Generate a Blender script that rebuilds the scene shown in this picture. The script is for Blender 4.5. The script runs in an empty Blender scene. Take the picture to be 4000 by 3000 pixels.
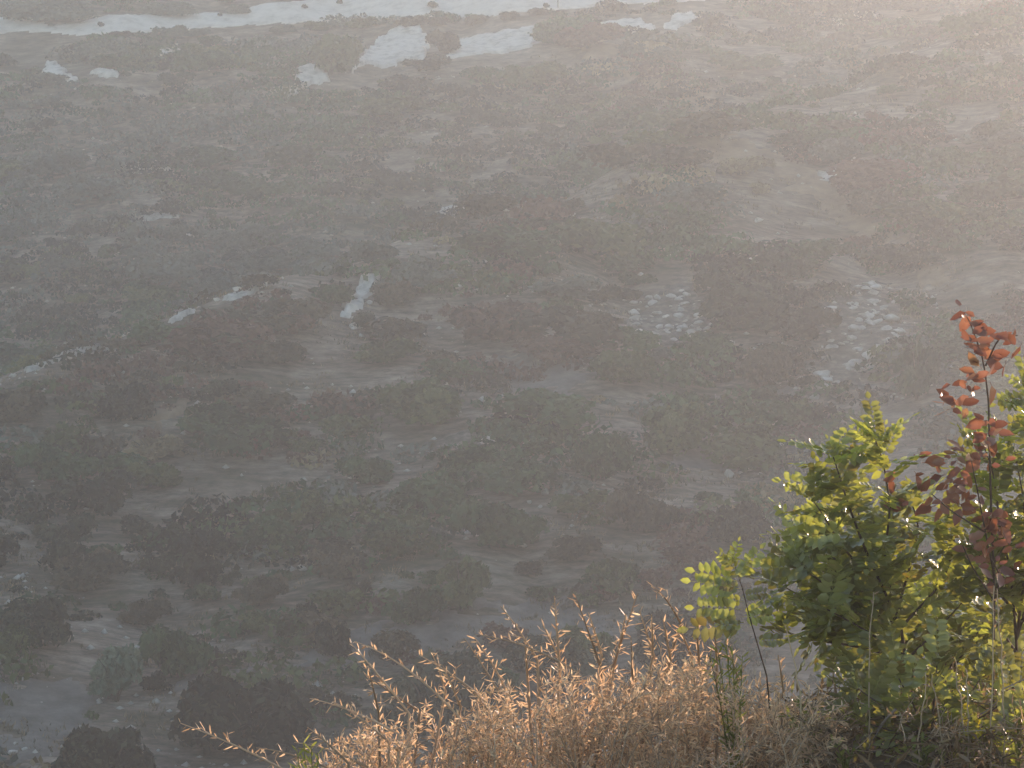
import bpy, math
import numpy as np
from mathutils import Vector, Matrix

rng = np.random.default_rng(11)
R = math.radians
scene = bpy.context.scene
COL = scene.collection

# ------------------------------------------------------------------ camera
PITCH = R(5.5)
cam_d = bpy.data.cameras.new('camera')
cam_d.sensor_width = 36.0
cam_d.lens = 120.0
cam_d.clip_start = 0.1
cam_d.clip_end = 3000
cam = bpy.data.objects.new('camera', cam_d)
COL.objects.link(cam)
cam.location = (0, 0, 0)
cam.rotation_euler = (math.pi / 2 - PITCH, 0, 0)
scene.camera = cam

# ------------------------------------------------------------------ light
SUN_EL, SUN_AZ = 9.2, 35.0          # degrees; azimuth from +Y towards +X
world = bpy.data.worlds.new('World')
scene.world = world
world.use_nodes = True
wn = world.node_tree
sky = wn.nodes.new('ShaderNodeTexSky')
sky.sky_type = 'NISHITA'
sky.sun_disc = False
sky.sun_elevation = R(SUN_EL)
sky.sun_rotation = R(SUN_AZ)
sky.air_density = 1.0
sky.dust_density = 1.0
bg = wn.nodes['Background']
bg.inputs['Strength'].default_value = 0.15
wn.links.new(sky.outputs[0], bg.inputs['Color'])

sd = bpy.data.lights.new('sun', 'SUN')
sd.energy = 2.8
sd.angle = R(0.55)
sd.color = (1.0, 0.715, 0.57)
sun = bpy.data.objects.new('sun', sd)
COL.objects.link(sun)
sdir = Vector((math.cos(R(SUN_EL)) * math.sin(R(SUN_AZ)), math.cos(R(SUN_EL)) * math.cos(R(SUN_AZ)), math.sin(R(SUN_EL))))
sun.rotation_euler = (-sdir).to_track_quat('-Z', 'Y').to_euler()
sun.location = (60, 60, 15)

vs = scene.view_settings
vs.view_transform = 'Standard'
vs.look = 'None'
vs.gamma = 1.0
vs.use_curve_mapping = False
vs.exposure = 1.28
scene.cycles.use_denoising = True
scene.cycles.max_bounces = 6
scene.cycles.transparent_max_bounces = 8
scene.cycles.volume_bounces = 0

HAZE_DENSITY, HAZE_G = 0.00120, 0.71

# ------------------------------------------------------------------ helpers
K = 7.5e-5                                  # tangent of one photograph pixel
FW = np.array([0, math.cos(PITCH), -math.sin(PITCH)])
UP = np.array([0, math.sin(PITCH), math.cos(PITCH)])
RT = np.array([1.0, 0, 0])


def ray(X, Y):
    X, Y = np.asarray(X, float), np.asarray(Y, float)
    return FW + (X - 2000)[..., None] * K * RT + (1500 - Y)[..., None] * K * UP


def P(X, Y, depth):
    d = ray(X, Y)
    return d * (np.asarray(depth, float) / d[..., 1])[..., None]


def hsh(ix, iy, seed):
    n = (ix.astype(np.int64) * 374761393 + iy.astype(np.int64) * 668265263 + seed * 982451653) & 0x7fffffff
    n = ((n ^ (n >> 13)) * 1274126177) & 0x7fffffff
    n = (n ^ (n >> 16)) & 0xffff
    return n / 65535.0


def vnoise(x, y, seed=0):
    x, y = np.asarray(x, float), np.asarray(y, float)
    ix, iy = np.floor(x), np.floor(y)
    fx, fy = x - ix, y - iy
    fx, fy = fx * fx * (3 - 2 * fx), fy * fy * (3 - 2 * fy)
    a, b = hsh(ix, iy, seed), hsh(ix + 1, iy, seed)
    c, d = hsh(ix, iy + 1, seed), hsh(ix + 1, iy + 1, seed)
    return (a * (1 - fx) + b * fx) * (1 - fy) + (c * (1 - fx) + d * fx) * fy


def fbm(x, y, seed=0, oct=4):
    s, a, t = 0, 1.0, 0
    for k in range(oct):
        s = s + a * vnoise(x * 2 ** k, y * 2 ** k, seed + k * 17)
        t += a
        a *= 0.5
    return s / t


def softplus(t, k):
    return np.logaddexp(0, t / k) * k


YB = [-90, 0, 5, 10, 14, 20, 40, 70, 95, 112, 122, 128, 145, 165, 190, 215, 228, 242, 265, 300, 430]
ZB = [1.0, -1.65, -2.3, -3.1, -3.9, -6.6, -16, -26, -29.0, -28.4, -26.0, -24.2, -20.6, -15.9, -8.6, 1.8, 6.5, 11, 14.0, 15.5, 15.5]
YS = [100, 150, 190, 210, 225, 260, 262, 272, 276, 300, 330, 430]
ZS = [-40, -30, -24, -20.5, -16, 0.0, 0.4, 2.4, 4.0, 13.0, 15.0, 15.0]


def smooth_profile(y, ys, zs):
    return sum(np.interp(y + o, ys, zs) * w for o, w in ((-1.6, .2), (-.8, .2), (0, .2), (.8, .2), (1.6, .2)))


def smooth_profile3(y, ys, zs):
    return sum(np.interp(y + o, ys, zs) for o in np.linspace(-9, 9, 13)) / 13


def height(x, y):
    x, y = np.asarray(x, float), np.asarray(y, float)
    near = y < 60
    pb = np.where(near, smooth_profile(y, YB, ZB), smooth_profile3(y, YB, ZB))
    # crest of the spur runs from front left to back right; behind it the ground falls into a gully
    t = (x + 23.5) * -0.71 + (y - 166) * 0.704
    t = t + 2.2 * (fbm(x / 14, y / 14, 5, 2) - .5)
    b = pb - softplus(t, 1.0) * 1.0 * np.clip((y - 120) / 25, 0, 1)
    s = smooth_profile(y, YS, ZS) + 0.03 * x
    b = b + 2.0 * np.clip((-x - 1) / 18, 0, 1) * np.exp(-((t + 4) / 9) ** 2)
    k = 0.9
    far = np.logaddexp(b / k, s / k) * k
    z = np.where(y > 118, far, pb)
    far_w = np.clip((y - 60) / 40, 0, 1)
    z = z + far_w * (2.6 * (fbm(x / 22, y / 26, 1, 3) - .5) + 0.9 * (fbm(x / 5, y / 5.5, 2, 3) - .5))
    rg = np.abs(fbm(x / 13 + y / 60, y / 46, 91, 2) - .5) * 2
    z = z + far_w * np.clip((y - 118) / 30, 0, 1) * 2.4 * (rg - .3)
    near_w = 1 - np.clip((y - 20) / 20, 0, 1)
    z = z + near_w * 0.18 * (fbm(x / 1.4, y / 1.4, 3, 3) - .5)
    # raised bank on the right of the foreground
    z = z + 1.15 * np.clip((x - 0.1) / 1.0, 0, 1) * np.exp(-((y - 12.9) / 2.6) ** 2)
    return np.minimum(z, 16.2)


def hit(X, Y, d0=60.0, d1=420.0):
    X, Y = np.atleast_1d(np.asarray(X, float)), np.atleast_1d(np.asarray(Y, float))
    d = ray(X, Y)
    d = d / d[:, 1:2]
    ts = np.arange(d0, d1, 0.5)
    out = np.zeros((len(X), 3))
    for i in range(len(X)):
        q = d[i] * ts[:, None]
        f = q[:, 2] - height(q[:, 0], q[:, 1])
        neg = np.nonzero(f < 0)[0]
        j = neg[0] if len(neg) else len(ts) - 1
        if j > 0:
            a, b = f[j - 1], f[j]
            tt = ts[j - 1] + 0.5 * a / (a - b + 1e-9)
        else:
            tt = ts[0]
        q = d[i] * tt
        out[i] = (q[0], q[1], float(height(q[0], q[1])))
    return out


def unit(v):
    v = np.asarray(v, float)
    return v / (np.linalg.norm(v, axis=-1, keepdims=True) + 1e-12)


class MB:
    """collects polygons (tris / quads) with a tint per vertex, links them as one mesh"""

    def __init__(self):
        self.v, self.f3, self.f4, self.t, self.n = [], [], [], [], 0

    def add(self, v, f, tint=0.5):
        v = np.asarray(v, float).reshape(-1, 3)
        f = np.asarray(f, int)
        (self.f3 if f.shape[1] == 3 else self.f4).append(f + self.n)
        self.v.append(v)
        t = np.asarray(tint, float)
        self.t.append(np.full(len(v), float(t)) if t.ndim == 0 else t)
        self.n += len(v)

    def mesh(self, name, mat, smooth=False):
        me = bpy.data.meshes.new(name)
        if not self.v:
            return me
        v = np.concatenate(self.v)
        f3 = np.concatenate(self.f3) if self.f3 else np.zeros((0, 3), int)
        f4 = np.concatenate(self.f4) if self.f4 else np.zeros((0, 4), int)
        me.vertices.add(len(v))
        me.vertices.foreach_set('co', v.ravel())
        nl = f3.size + f4.size
        me.loops.add(nl)
        me.loops.foreach_set('vertex_index', np.concatenate([f3.ravel(), f4.ravel()]).astype(np.int32))
        me.polygons.add(len(f3) + len(f4))
        st = np.concatenate([np.arange(len(f3)) * 3, f3.size + np.arange(len(f4)) * 4]).astype(np.int32)
        me.polygons.foreach_set('loop_start', st)
        if smooth:
            me.polygons.foreach_set('use_smooth', np.ones(len(st), bool))
        me.update(calc_edges=True)
        a = me.attributes.new('tint', 'FLOAT', 'POINT')
        a.data.foreach_set('value', np.concatenate(self.t).astype(np.float32))
        me.materials.append(mat)
        return me

    def build(self, name, mat, parent=None, smooth=False):
        return link(name, self.mesh(name, mat, smooth), parent)


def link(name, me, parent=None):
    o = bpy.data.objects.new(name, me)
    COL.objects.link(o)
    if parent is not None:
        o.parent = parent
    return o


def empty(name, loc):
    o = bpy.data.objects.new(name, None)
    o.empty_display_size = 0.2
    COL.objects.link(o)
    o.location = loc
    return o


def tag(o, label=None, cat=None, group=None, kind=None):
    if label:
        o['label'] = label
    if cat:
        o['category'] = cat
    if group:
        o['group'] = group
    if kind:
        o['kind'] = kind
    return o


def tube(mb, pts, r0, r1, sides=4, tint=0.5):
    pts = np.asarray(pts, float)
    n = len(pts)
    tg = unit(np.gradient(pts, axis=0))
    ref = np.array([0.3, 1.0, 0.2])
    a = unit(np.cross(tg, ref))
    b = np.cross(tg, a)
    rad = np.linspace(r0, r1, n)
    ang = np.arange(sides) / sides * 2 * math.pi
    ring = pts[:, None, :] + rad[:, None, None] * (np.cos(ang)[None, :, None] * a[:, None, :] + np.sin(ang)[None, :, None] * b[:, None, :])
    v = ring.reshape(-1, 3)
    i, j = np.meshgrid(np.arange(n - 1), np.arange(sides), indexing='ij')
    q = np.stack([i * sides + j, i * sides + (j + 1) % sides, (i + 1) * sides + (j + 1) % sides, (i + 1) * sides + j], -1).reshape(-1, 4)
    mb.add(v, q, tint)


def leaves(mb, base, dirs, nrm, ln, wd, tint, fold=0.25, widest=0.45, bend=0.12):
    """many lance-shaped leaves: base, two edge pairs, raised midrib, tip (6 tris each)"""
    base, dirs = np.asarray(base, float), unit(dirs)
    n = len(base)
    if n == 0:
        return
    side = unit(np.cross(dirs, nrm))
    up = np.cross(side, dirs)
    ln, wd = np.broadcast_to(ln, n)[:, None], np.broadcast_to(wd, n)[:, None]
    m1 = base + dirs * ln * 0.30 - up * wd * fold
    m2 = base + dirs * ln * 0.66 - up * (wd * fold + ln * bend * .5)
    l1 = base + dirs * ln * (widest - .12) + side * wd * .5
    r1 = base + dirs * ln * (widest - .12) - side * wd * .5
    l2 = base + dirs * ln * (widest + .27) + side * wd * .40 - up * ln * bend * .5
    r2 = base + dirs * ln * (widest + .27) - side * wd * .40 - up * ln * bend * .5
    tip = base + dirs * ln - up * ln * bend
    v = np.stack([base, l1, m1, r1, l2, m2, r2, tip], 1).reshape(-1, 3)
    f = np.array([[0, 2, 1], [0, 3, 2], [1, 2, 5], [1, 5, 4], [2, 3, 6], [2, 6, 5], [4, 5, 7], [5, 6, 7]])
    f = (np.arange(n)[:, None, None] * 8 + f[None]).reshape(-1, 3)
    mb.add(v, f, np.repeat(np.broadcast_to(tint, n), 8))


def bez(a, c, b, n=9):
    t = np.linspace(0, 1, n)[:, None]
    return (1 - t) ** 2 * a + 2 * t * (1 - t) * c + t * t * b


def rperp(d, r):
    v = r.normal(size=d.shape)
    v -= (v * d).sum(-1, keepdims=True) * d
    return unit(v)


# ------------------------------------------------------------------ materials
def mat_new(name):
    m = bpy.data.materials.new(name)
    m.use_nodes = True
    nt = m.node_tree
    nt.nodes.clear()
    return m, nt, nt.nodes, nt.links


def ramp(nodes, stops):
    r = nodes.new('ShaderNodeValToRGB')
    e = r.color_ramp.elements
    while len(e) < len(stops):
        e.new(0.5)
    for k, (p, c) in enumerate(stops):
        e[k].position = p
        e[k].color = (*c, 1)
    return r


def leaf_mat(name, stops, transl=0.4, rough=0.4, spec=0.5, gain=1.25, vary=0.25, tcol=(1.1, 1.1, .8)):
    """leaf: ramp over the leaf's own tint (+ a little per object), gloss on top, light through it"""
    m, nt, N, L = mat_new(name)
    at = N.new('ShaderNodeAttribute')
    at.attribute_name = 'tint'
    oi = N.new('ShaderNodeObjectInfo')
    ma = N.new('ShaderNodeMath')
    ma.operation = 'MULTIPLY_ADD'
    L.new(oi.outputs['Random'], ma.inputs[0])
    ma.inputs[1].default_value = vary
    ad = N.new('ShaderNodeMath')
    ad.operation = 'SUBTRACT'
    L.new(at.outputs['Fac'], ad.inputs[0])
    ad.inputs[1].default_value = vary / 2
    L.new(ad.outputs[0], ma.inputs[2])
    rp = ramp(N, stops)
    L.new(ma.outputs[0], rp.inputs[0])
    pr = N.new('ShaderNodeBsdfPrincipled')
    L.new(rp.outputs[0], pr.inputs['Base Color'])
    pr.inputs['Roughness'].default_value = rough
    pr.inputs['Specular IOR Level'].default_value = spec
    out = N.new('ShaderNodeOutputMaterial')
    if transl > 0:
        tr = N.new('ShaderNodeBsdfTranslucent')
        mu = N.new('ShaderNodeMixRGB')
        mu.blend_type = 'MULTIPLY'
        mu.inputs[0].default_value = 1
        L.new(rp.outputs[0], mu.inputs[1])
        mu.inputs[2].default_value = (gain * tcol[0], gain * tcol[1], gain * tcol[2], 1)
        L.new(mu.outputs[0], tr.inputs['Color'])
        mx = N.new('ShaderNodeMixShader')
        mx.inputs[0].default_value = transl
        L.new(pr.outputs[0], mx.inputs[1])
        L.new(tr.outputs[0], mx.inputs[2])
        L.new(mx.outputs[0], out.inputs['Surface'])
    else:
        L.new(pr.outputs[0], out.inputs['Surface'])
    return m


def rock_mat(name, c0, c1, c2, scale=1.2):
    m, nt, N, L = mat_new(name)
    tc = N.new('ShaderNodeNewGeometry')
    no = N.new('ShaderNodeTexNoise')
    no.inputs['Scale'].default_value = scale
    no.inputs['Detail'].default_value = 8
    no.inputs['Roughness'].default_value = 0.65
    L.new(tc.outputs['Position'], no.inputs['Vector'])
    rp = ramp(N, [(0.3, c0), (0.5, c1), (0.72, c2)])
    L.new(no.outputs['Fac'], rp.inputs[0])
    pr = N.new('ShaderNodeBsdfPrincipled')
    pr.inputs['Roughness'].default_value = 0.9
    pr.inputs['Specular IOR Level'].default_value = 0.2
    L.new(rp.outputs[0], pr.inputs['Base Color'])
    n2 = N.new('ShaderNodeTexNoise')
    n2.inputs['Scale'].default_value = scale * 5
    n2.inputs['Detail'].default_value = 5
    L.new(tc.outputs['Position'], n2.inputs['Vector'])
    bp = N.new('ShaderNodeBump')
    bp.inputs['Strength'].default_value = 0.6
    bp.inputs['Distance'].default_value = 0.08
    L.new(n2.outputs['Fac'], bp.inputs['Height'])
    L.new(bp.outputs[0], pr.inputs['Normal'])
    out = N.new('ShaderNodeOutputMaterial')
    L.new(pr.outputs[0], out.inputs['Surface'])
    return m


def ground_mat():
    m, nt, N, L = mat_new('hillside_ground')
    geo = N.new('ShaderNodeNewGeometry')
    mp = N.new('ShaderNodeMapping')
    mp.inputs['Scale'].default_value = (0.45, 1.0, 1.0)
    L.new(geo.outputs['Position'], mp.inputs['Vector'])

    def noise(scale, detail, rough=.6):
        n = N.new('ShaderNodeTexNoise')
        n.inputs['Scale'].default_value = scale
        n.inputs['Detail'].default_value = detail
        n.inputs['Roughness'].default_value = rough
        L.new(mp.outputs[0], n.inputs['Vector'])
        return n
    big, mid, fine = noise(.11, 5), noise(.5, 7, .68), noise(2.2, 6, .75)
    r1 = ramp(N, [(.34, (.058, .06, .03)), (.46, (.16, .12, .088)), (.56, (.23, .18, .142)), (.68, (.15, .09, .06))])
    L.new(big.outputs['Fac'], r1.inputs[0])
    r2 = ramp(N, [(.36, (.048, .052, .026)), (.49, (.16, .124, .094)), (.60, (.31, .26, .212)), (.72, (.195, .127, .084))])
    L.new(mid.outputs['Fac'], r2.inputs[0])
    mx = N.new('ShaderNodeMixRGB')
    mx.inputs[0].default_value = .55
    L.new(r1.outputs[0], mx.inputs[1])
    L.new(r2.outputs[0], mx.inputs[2])
    r3 = ramp(N, [(.34, (.35, .36, .33)), (.66, (1.55, 1.52, 1.48))])
    L.new(fine.outputs['Fac'], r3.inputs[0])
    m2 = N.new('ShaderNodeMixRGB')
    m2.blend_type = 'MULTIPLY'
    m2.inputs[0].default_value = .8
    L.new(mx.outputs[0], m2.inputs[1])
    L.new(r3.outputs[0], m2.inputs[2])
    pr = N.new('ShaderNodeBsdfPrincipled')
    pr.inputs['Roughness'].default_value = .95
    pr.inputs['Specular IOR Level'].default_value = .15
    L.new(m2.outputs[0], pr.inputs['Base Color'])
    bp = N.new('ShaderNodeBump')
    bp.inputs['Strength'].default_value = .7
    bp.inputs['Distance'].default_value = .12
    L.new(fine.outputs['Fac'], bp.inputs['Height'])
    L.new(bp.outputs[0], pr.inputs['Normal'])
    out = N.new('ShaderNodeOutputMaterial')
    L.new(pr.outputs[0], out.inputs['Surface'])
    return m


M_GROUND = ground_mat()
M_CHALK = rock_mat('pale_limestone', (.27, .24, .20), (.52, .48, .42), (.63, .585, .52), 1.3)
M_ROAD = rock_mat('pale_gravel', (.40, .355, .30), (.55, .50, .435), (.63, .575, .505), .9)
M_ROCK = rock_mat('grey_limestone', (.20, .185, .16), (.38, .355, .315), (.54, .51, .46), 2.0)
M_PATH = rock_mat('ochre_soil', (.13, .09, .055), (.22, .155, .097), (.31, .225, .145), .9)
M_BARE = rock_mat('bare_grey_soil', (.11, .093, .076), (.165, .142, .12), (.24, .208, .178), .9)

SHR = {
    'olive': [(0, (.030, .040, .013)), (.5, (.072, .092, .031)), (1, (.13, .152, .054))],
    'green': [(0, (.011, .026, .010)), (.5, (.032, .066, .026)), (1, (.076, .128, .05))],
    'dark': [(0, (.006, .009, .005)), (.45, (.018, .025, .014)), (.75, (.042, .052, .028)), (1, (.07, .08, .045))],
    'grey': [(0, (.048, .060, .048)), (.5, (.090, .108, .084)), (1, (.145, .16, .128))],
    'brown': [(0, (.030, .025, .015)), (.5, (.068, .056, .034)), (1, (.128, .10, .06))],
    'red': [(0, (.050, .024, .018)), (.5, (.105, .053, .038)), (1, (.17, .09, .063))],
    'pale': [(0, (.07, .10, .07)), (.5, (.125, .165, .11)), (1, (.19, .225, .15))],
    'straw': [(0, (.14, .105, .055)), (.5, (.25, .195, .105)), (1, (.35, .28, .16))],
}
M_SHR = {k: leaf_mat('shrub_' + k, s, transl=.12, rough=.7, spec=.2, gain=1.0, vary=.5) for k, s in SHR.items()}


def bark(name, c, rough=.85):
    return leaf_mat(name, [(0, tuple(x * .6 for x in c)), (1, tuple(x * 1.4 for x in c))], transl=0, rough=rough, spec=.25, vary=.2)


M_STEM = bark('shrub_stem', (.09, .07, .05))
M_LBARK = bark('locust_bark', (.10, .065, .045))
M_TWIG = bark('dry_twig', (.42, .31, .22), .6)
M_STALK = bark('dry_stalk', (.40, .30, .19), .6)
M_DEAD = bark('dead_wood', (.22, .18, .15))
M_LOCUST = leaf_mat('locust_leaf', [(0, (.17, .125, .08)), (.25, (.175, .16, .09)), (.5, (.235, .225, .12)), (.8, (.29, .29, .13)), (1, (.36, .345, .16))], transl=.46, rough=.2, spec=.8, gain=1.7, vary=.6, tcol=(1.08, 1.18, .32))
M_REDLEAF = leaf_mat('red_leaf', [(0, (.15, .055, .04)), (.4, (.27, .105, .072)), (.75, (.30, .125, .085)), (1, (.28, .16, .095))], transl=.45, rough=.3, spec=.55, gain=1.2, vary=.9)
M_DRY = leaf_mat('dry_leaf', [(0, (.26, .165, .105)), (.45, (.49, .345, .245)), (.8, (.61, .46, .34)), (1, (.65, .55, .41))], transl=.5, rough=.35, spec=.45, gain=1.65, vary=.15, tcol=(1.05, 1.0, .82))
M_DRYBR = leaf_mat('withered_leaf', [(0, (.08, .055, .032)), (.45, (.20, .13, .08)), (.8, (.36, .25, .16)), (1, (.30, .29, .11))], transl=.4, rough=.4, spec=.4, gain=1.1, vary=.15)
M_WEED = leaf_mat('weed_leaf', [(0, (.10, .115, .03)), (.5, (.20, .22, .055)), (1, (.34, .34, .10))], transl=.45, rough=.4, spec=.4, gain=1.3, vary=.3)
M_FLOWER = leaf_mat('yellow_petal', [(0, (.55, .42, .02)), (1, (.75, .62, .05))], transl=.4, rough=.5, spec=.3, gain=1.1)

# ------------------------------------------------------------------ ground sheet
def axis(segs):
    a = []
    for s, e, st in segs:
        a.append(np.arange(s, e, st))
    return np.concatenate(a + [np.array([segs[-1][1]])])


gx = axis([(-300, -80, 10), (-80, -48, 2), (-48, -4, .55), (-4, 4, .4), (4, 56, .55), (56, 90, 2), (90, 300, 10)])
gy = axis([(-90, 0, 6), (0, 22, .4), (22, 100, 2), (100, 115, 1), (115, 292, .55), (292, 300, 2), (300, 430, 10)])
GX, GY = np.meshgrid(gx, gy, indexing='ij')
GZ = height(GX, GY)
mb = MB()
i, j = np.meshgrid(np.arange(len(gx) - 1), np.arange(len(gy) - 1), indexing='ij')
n = len(gy)
mb.add(np.stack([GX, GY, GZ], -1).reshape(-1, 3), np.stack([i * n + j, (i + 1) * n + j, (i + 1) * n + j + 1, i * n + j + 1], -1).reshape(-1, 4))
hill = mb.build('hillside', M_GROUND, smooth=True)
tag(hill, 'hazy scrub covered hillside across the valley', kind='structure')


def inside(px, py, poly):
    poly = np.asarray(poly)
    r = np.zeros(px.shape, bool)
    k = len(poly) - 1
    for m in range(len(poly)):
        x1, y1 = poly[m]
        x2, y2 = poly[k]
        c = ((y1 > py) != (y2 > py)) & (px < (x2 - x1) * (py - y1) / (y2 - y1 + 1e-12) + x1)
        r ^= c
        k = m
    return r


def sheet(name, mat, pix, lift, rough, res=.22, jag=.5, step=0.0):
    """a slab of bare ground or rock lying on the slope, its rim sunk into the soil"""
    pix = np.asarray(pix, float)
    dense = []
    for k in range(len(pix)):
        a, b = pix[k], pix[(k + 1) % len(pix)]
        for t in np.linspace(0, 1, 5)[:-1]:
            dense.append(a + (b - a) * t)
    w = hit([p[0] for p in dense], [p[1] for p in dense])[:, :2]
    x0, y0 = w.min(0) - .6
    x1, y1 = w.max(0) + .6
    xs, ys = np.arange(x0, x1, res), np.arange(y0, y1, res)
    X, Y = np.meshgrid(xs, ys, indexing='ij')
    jx = X + jag * 2 * (fbm(X / .9, Y / .9, 31, 3) - .5)
    jy = Y + jag * 2 * (fbm(X / .9, Y / .9, 47, 3) - .5)
    ins = inside(jx, jy, w)
    dil = ins.copy()
    dil[1:] |= ins[:-1]
    dil[:-1] |= ins[1:]
    dil[:, 1:] |= ins[:, :-1]
    dil[:, :-1] |= ins[:, 1:]
    H = height(X, Y)
    top = H + lift + rough * (fbm(X / .8, Y / .8, 9, 4) - .35)
    if step > 0:
        top = top + step * np.round(2.5 * fbm(X / 2.2, Y / 1.4, 13, 2)) / 2.5
    Z = np.where(ins, np.maximum(top, H + .05), H - .25)
    c = ins[:-1, :-1] | ins[1:, :-1] | ins[1:, 1:] | ins[:-1, 1:]
    I, J = np.nonzero(c)
    ny = len(ys)
    q = np.stack([I * ny + J, (I + 1) * ny + J, (I + 1) * ny + J + 1, I * ny + J + 1], -1)
    used, inv = np.unique(q, return_inverse=True)
    V = np.stack([X, Y, Z], -1).reshape(-1, 3)[used]
    b = MB()
    org = V.mean(0)
    b.add(V - org, inv.reshape(-1, 4))
    o = b.build(name, mat, smooth=False)
    o.location = org
    return o


road = sheet('dirt_road', M_ROAD, [(-60, 62), (90, 66), (200, 96), (300, 92), (420, 62), (700, 57), (950, 50), (1000, 18), (1200, 4), (1500, -30), (2000, -60), (2800, -60),
                                   (2760, 2), (2450, 18), (2260, 30), (2180, 40), (2000, 47), (1900, 68), (1560, 66), (1400, 84), (1200, 88), (900, 104), (620, 124), (460, 132), (300, 138), (150, 128), (-60, 132)],
             .10, .07, .3, .35)
tag(road, 'pale gravel road along the crest of the hill', kind='structure')

flare_trail = sheet('flare_path', M_PATH, [(2180, 150), (2330, 130), (2480, 210), (2640, 300), (2800, 390), (2900, 470), (2860, 540), (3060, 590), (3220, 690), (3380, 830), (3560, 960), (3700, 1080),
                                   (3640, 1150), (3480, 1040), (3300, 900), (3140, 760), (2960, 660), (2720, 620), (2660, 560), (2760, 490), (2660, 420), (2450, 320), (2300, 240)],
              .06, .12, .3, 1.2)  # part path, part lens flare streak painted on the slope as ochre ground
tag(flare_trail, 'ochre path with a painted lens flare streak, down the right of the slope', kind='structure')

for k, poly in enumerate((
        [(1500, 2420), (1900, 2380), (2200, 2330), (2450, 2420), (2300, 2560), (1700, 2560), (1420, 2620), (1180, 2640), (1150, 2560), (1300, 2480)],
        [(-30, 2720), (200, 2650), (420, 2700), (380, 2820), (250, 2900), (120, 3020), (-30, 3020)],
        [(600, 2690), (800, 2640), (1000, 2600), (1130, 2650), (900, 2720), (700, 2750)],
        [(1800, 1420), (2100, 1380), (2350, 1400), (2360, 1460), (2150, 1560), (1950, 1540), (1850, 1470)],
        [(2650, 1640), (2900, 1560), (3150, 1480), (3200, 1560), (3050, 1680), (2900, 1800), (2700, 1850), (2560, 1780)])):
    o = sheet('bare_ground', M_BARE, poly, .05, .14, .3, 2.2)
    tag(o, kind='structure', label='strip of bare grey soil between the bushes')

M_SCREE = rock_mat('grey_rubble', (.05, .044, .03), (.115, .10, .078), (.27, .245, .205), 1.8)
for poly in ([(2420, 1350), (2440, 1200), (2560, 1140), (2720, 1120), (2800, 1200), (2820, 1300), (2760, 1370), (2560, 1370)],
             [(3130, 1580), (3170, 1340), (3230, 1190), (3330, 1110), (3460, 1105), (3490, 1190), (3440, 1260), (3530, 1260), (3500, 1390), (3420, 1450), (3300, 1540)],
             [(2780, 1760), (2900, 1650), (3090, 1630), (3130, 1720), (3000, 1870), (2850, 1890)]):
    o = sheet('scree', M_SCREE, poly, .06, .3, .3, 3.0)
    tag(o, 'patch of pale grey rubble on the slope', kind='structure')

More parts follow.
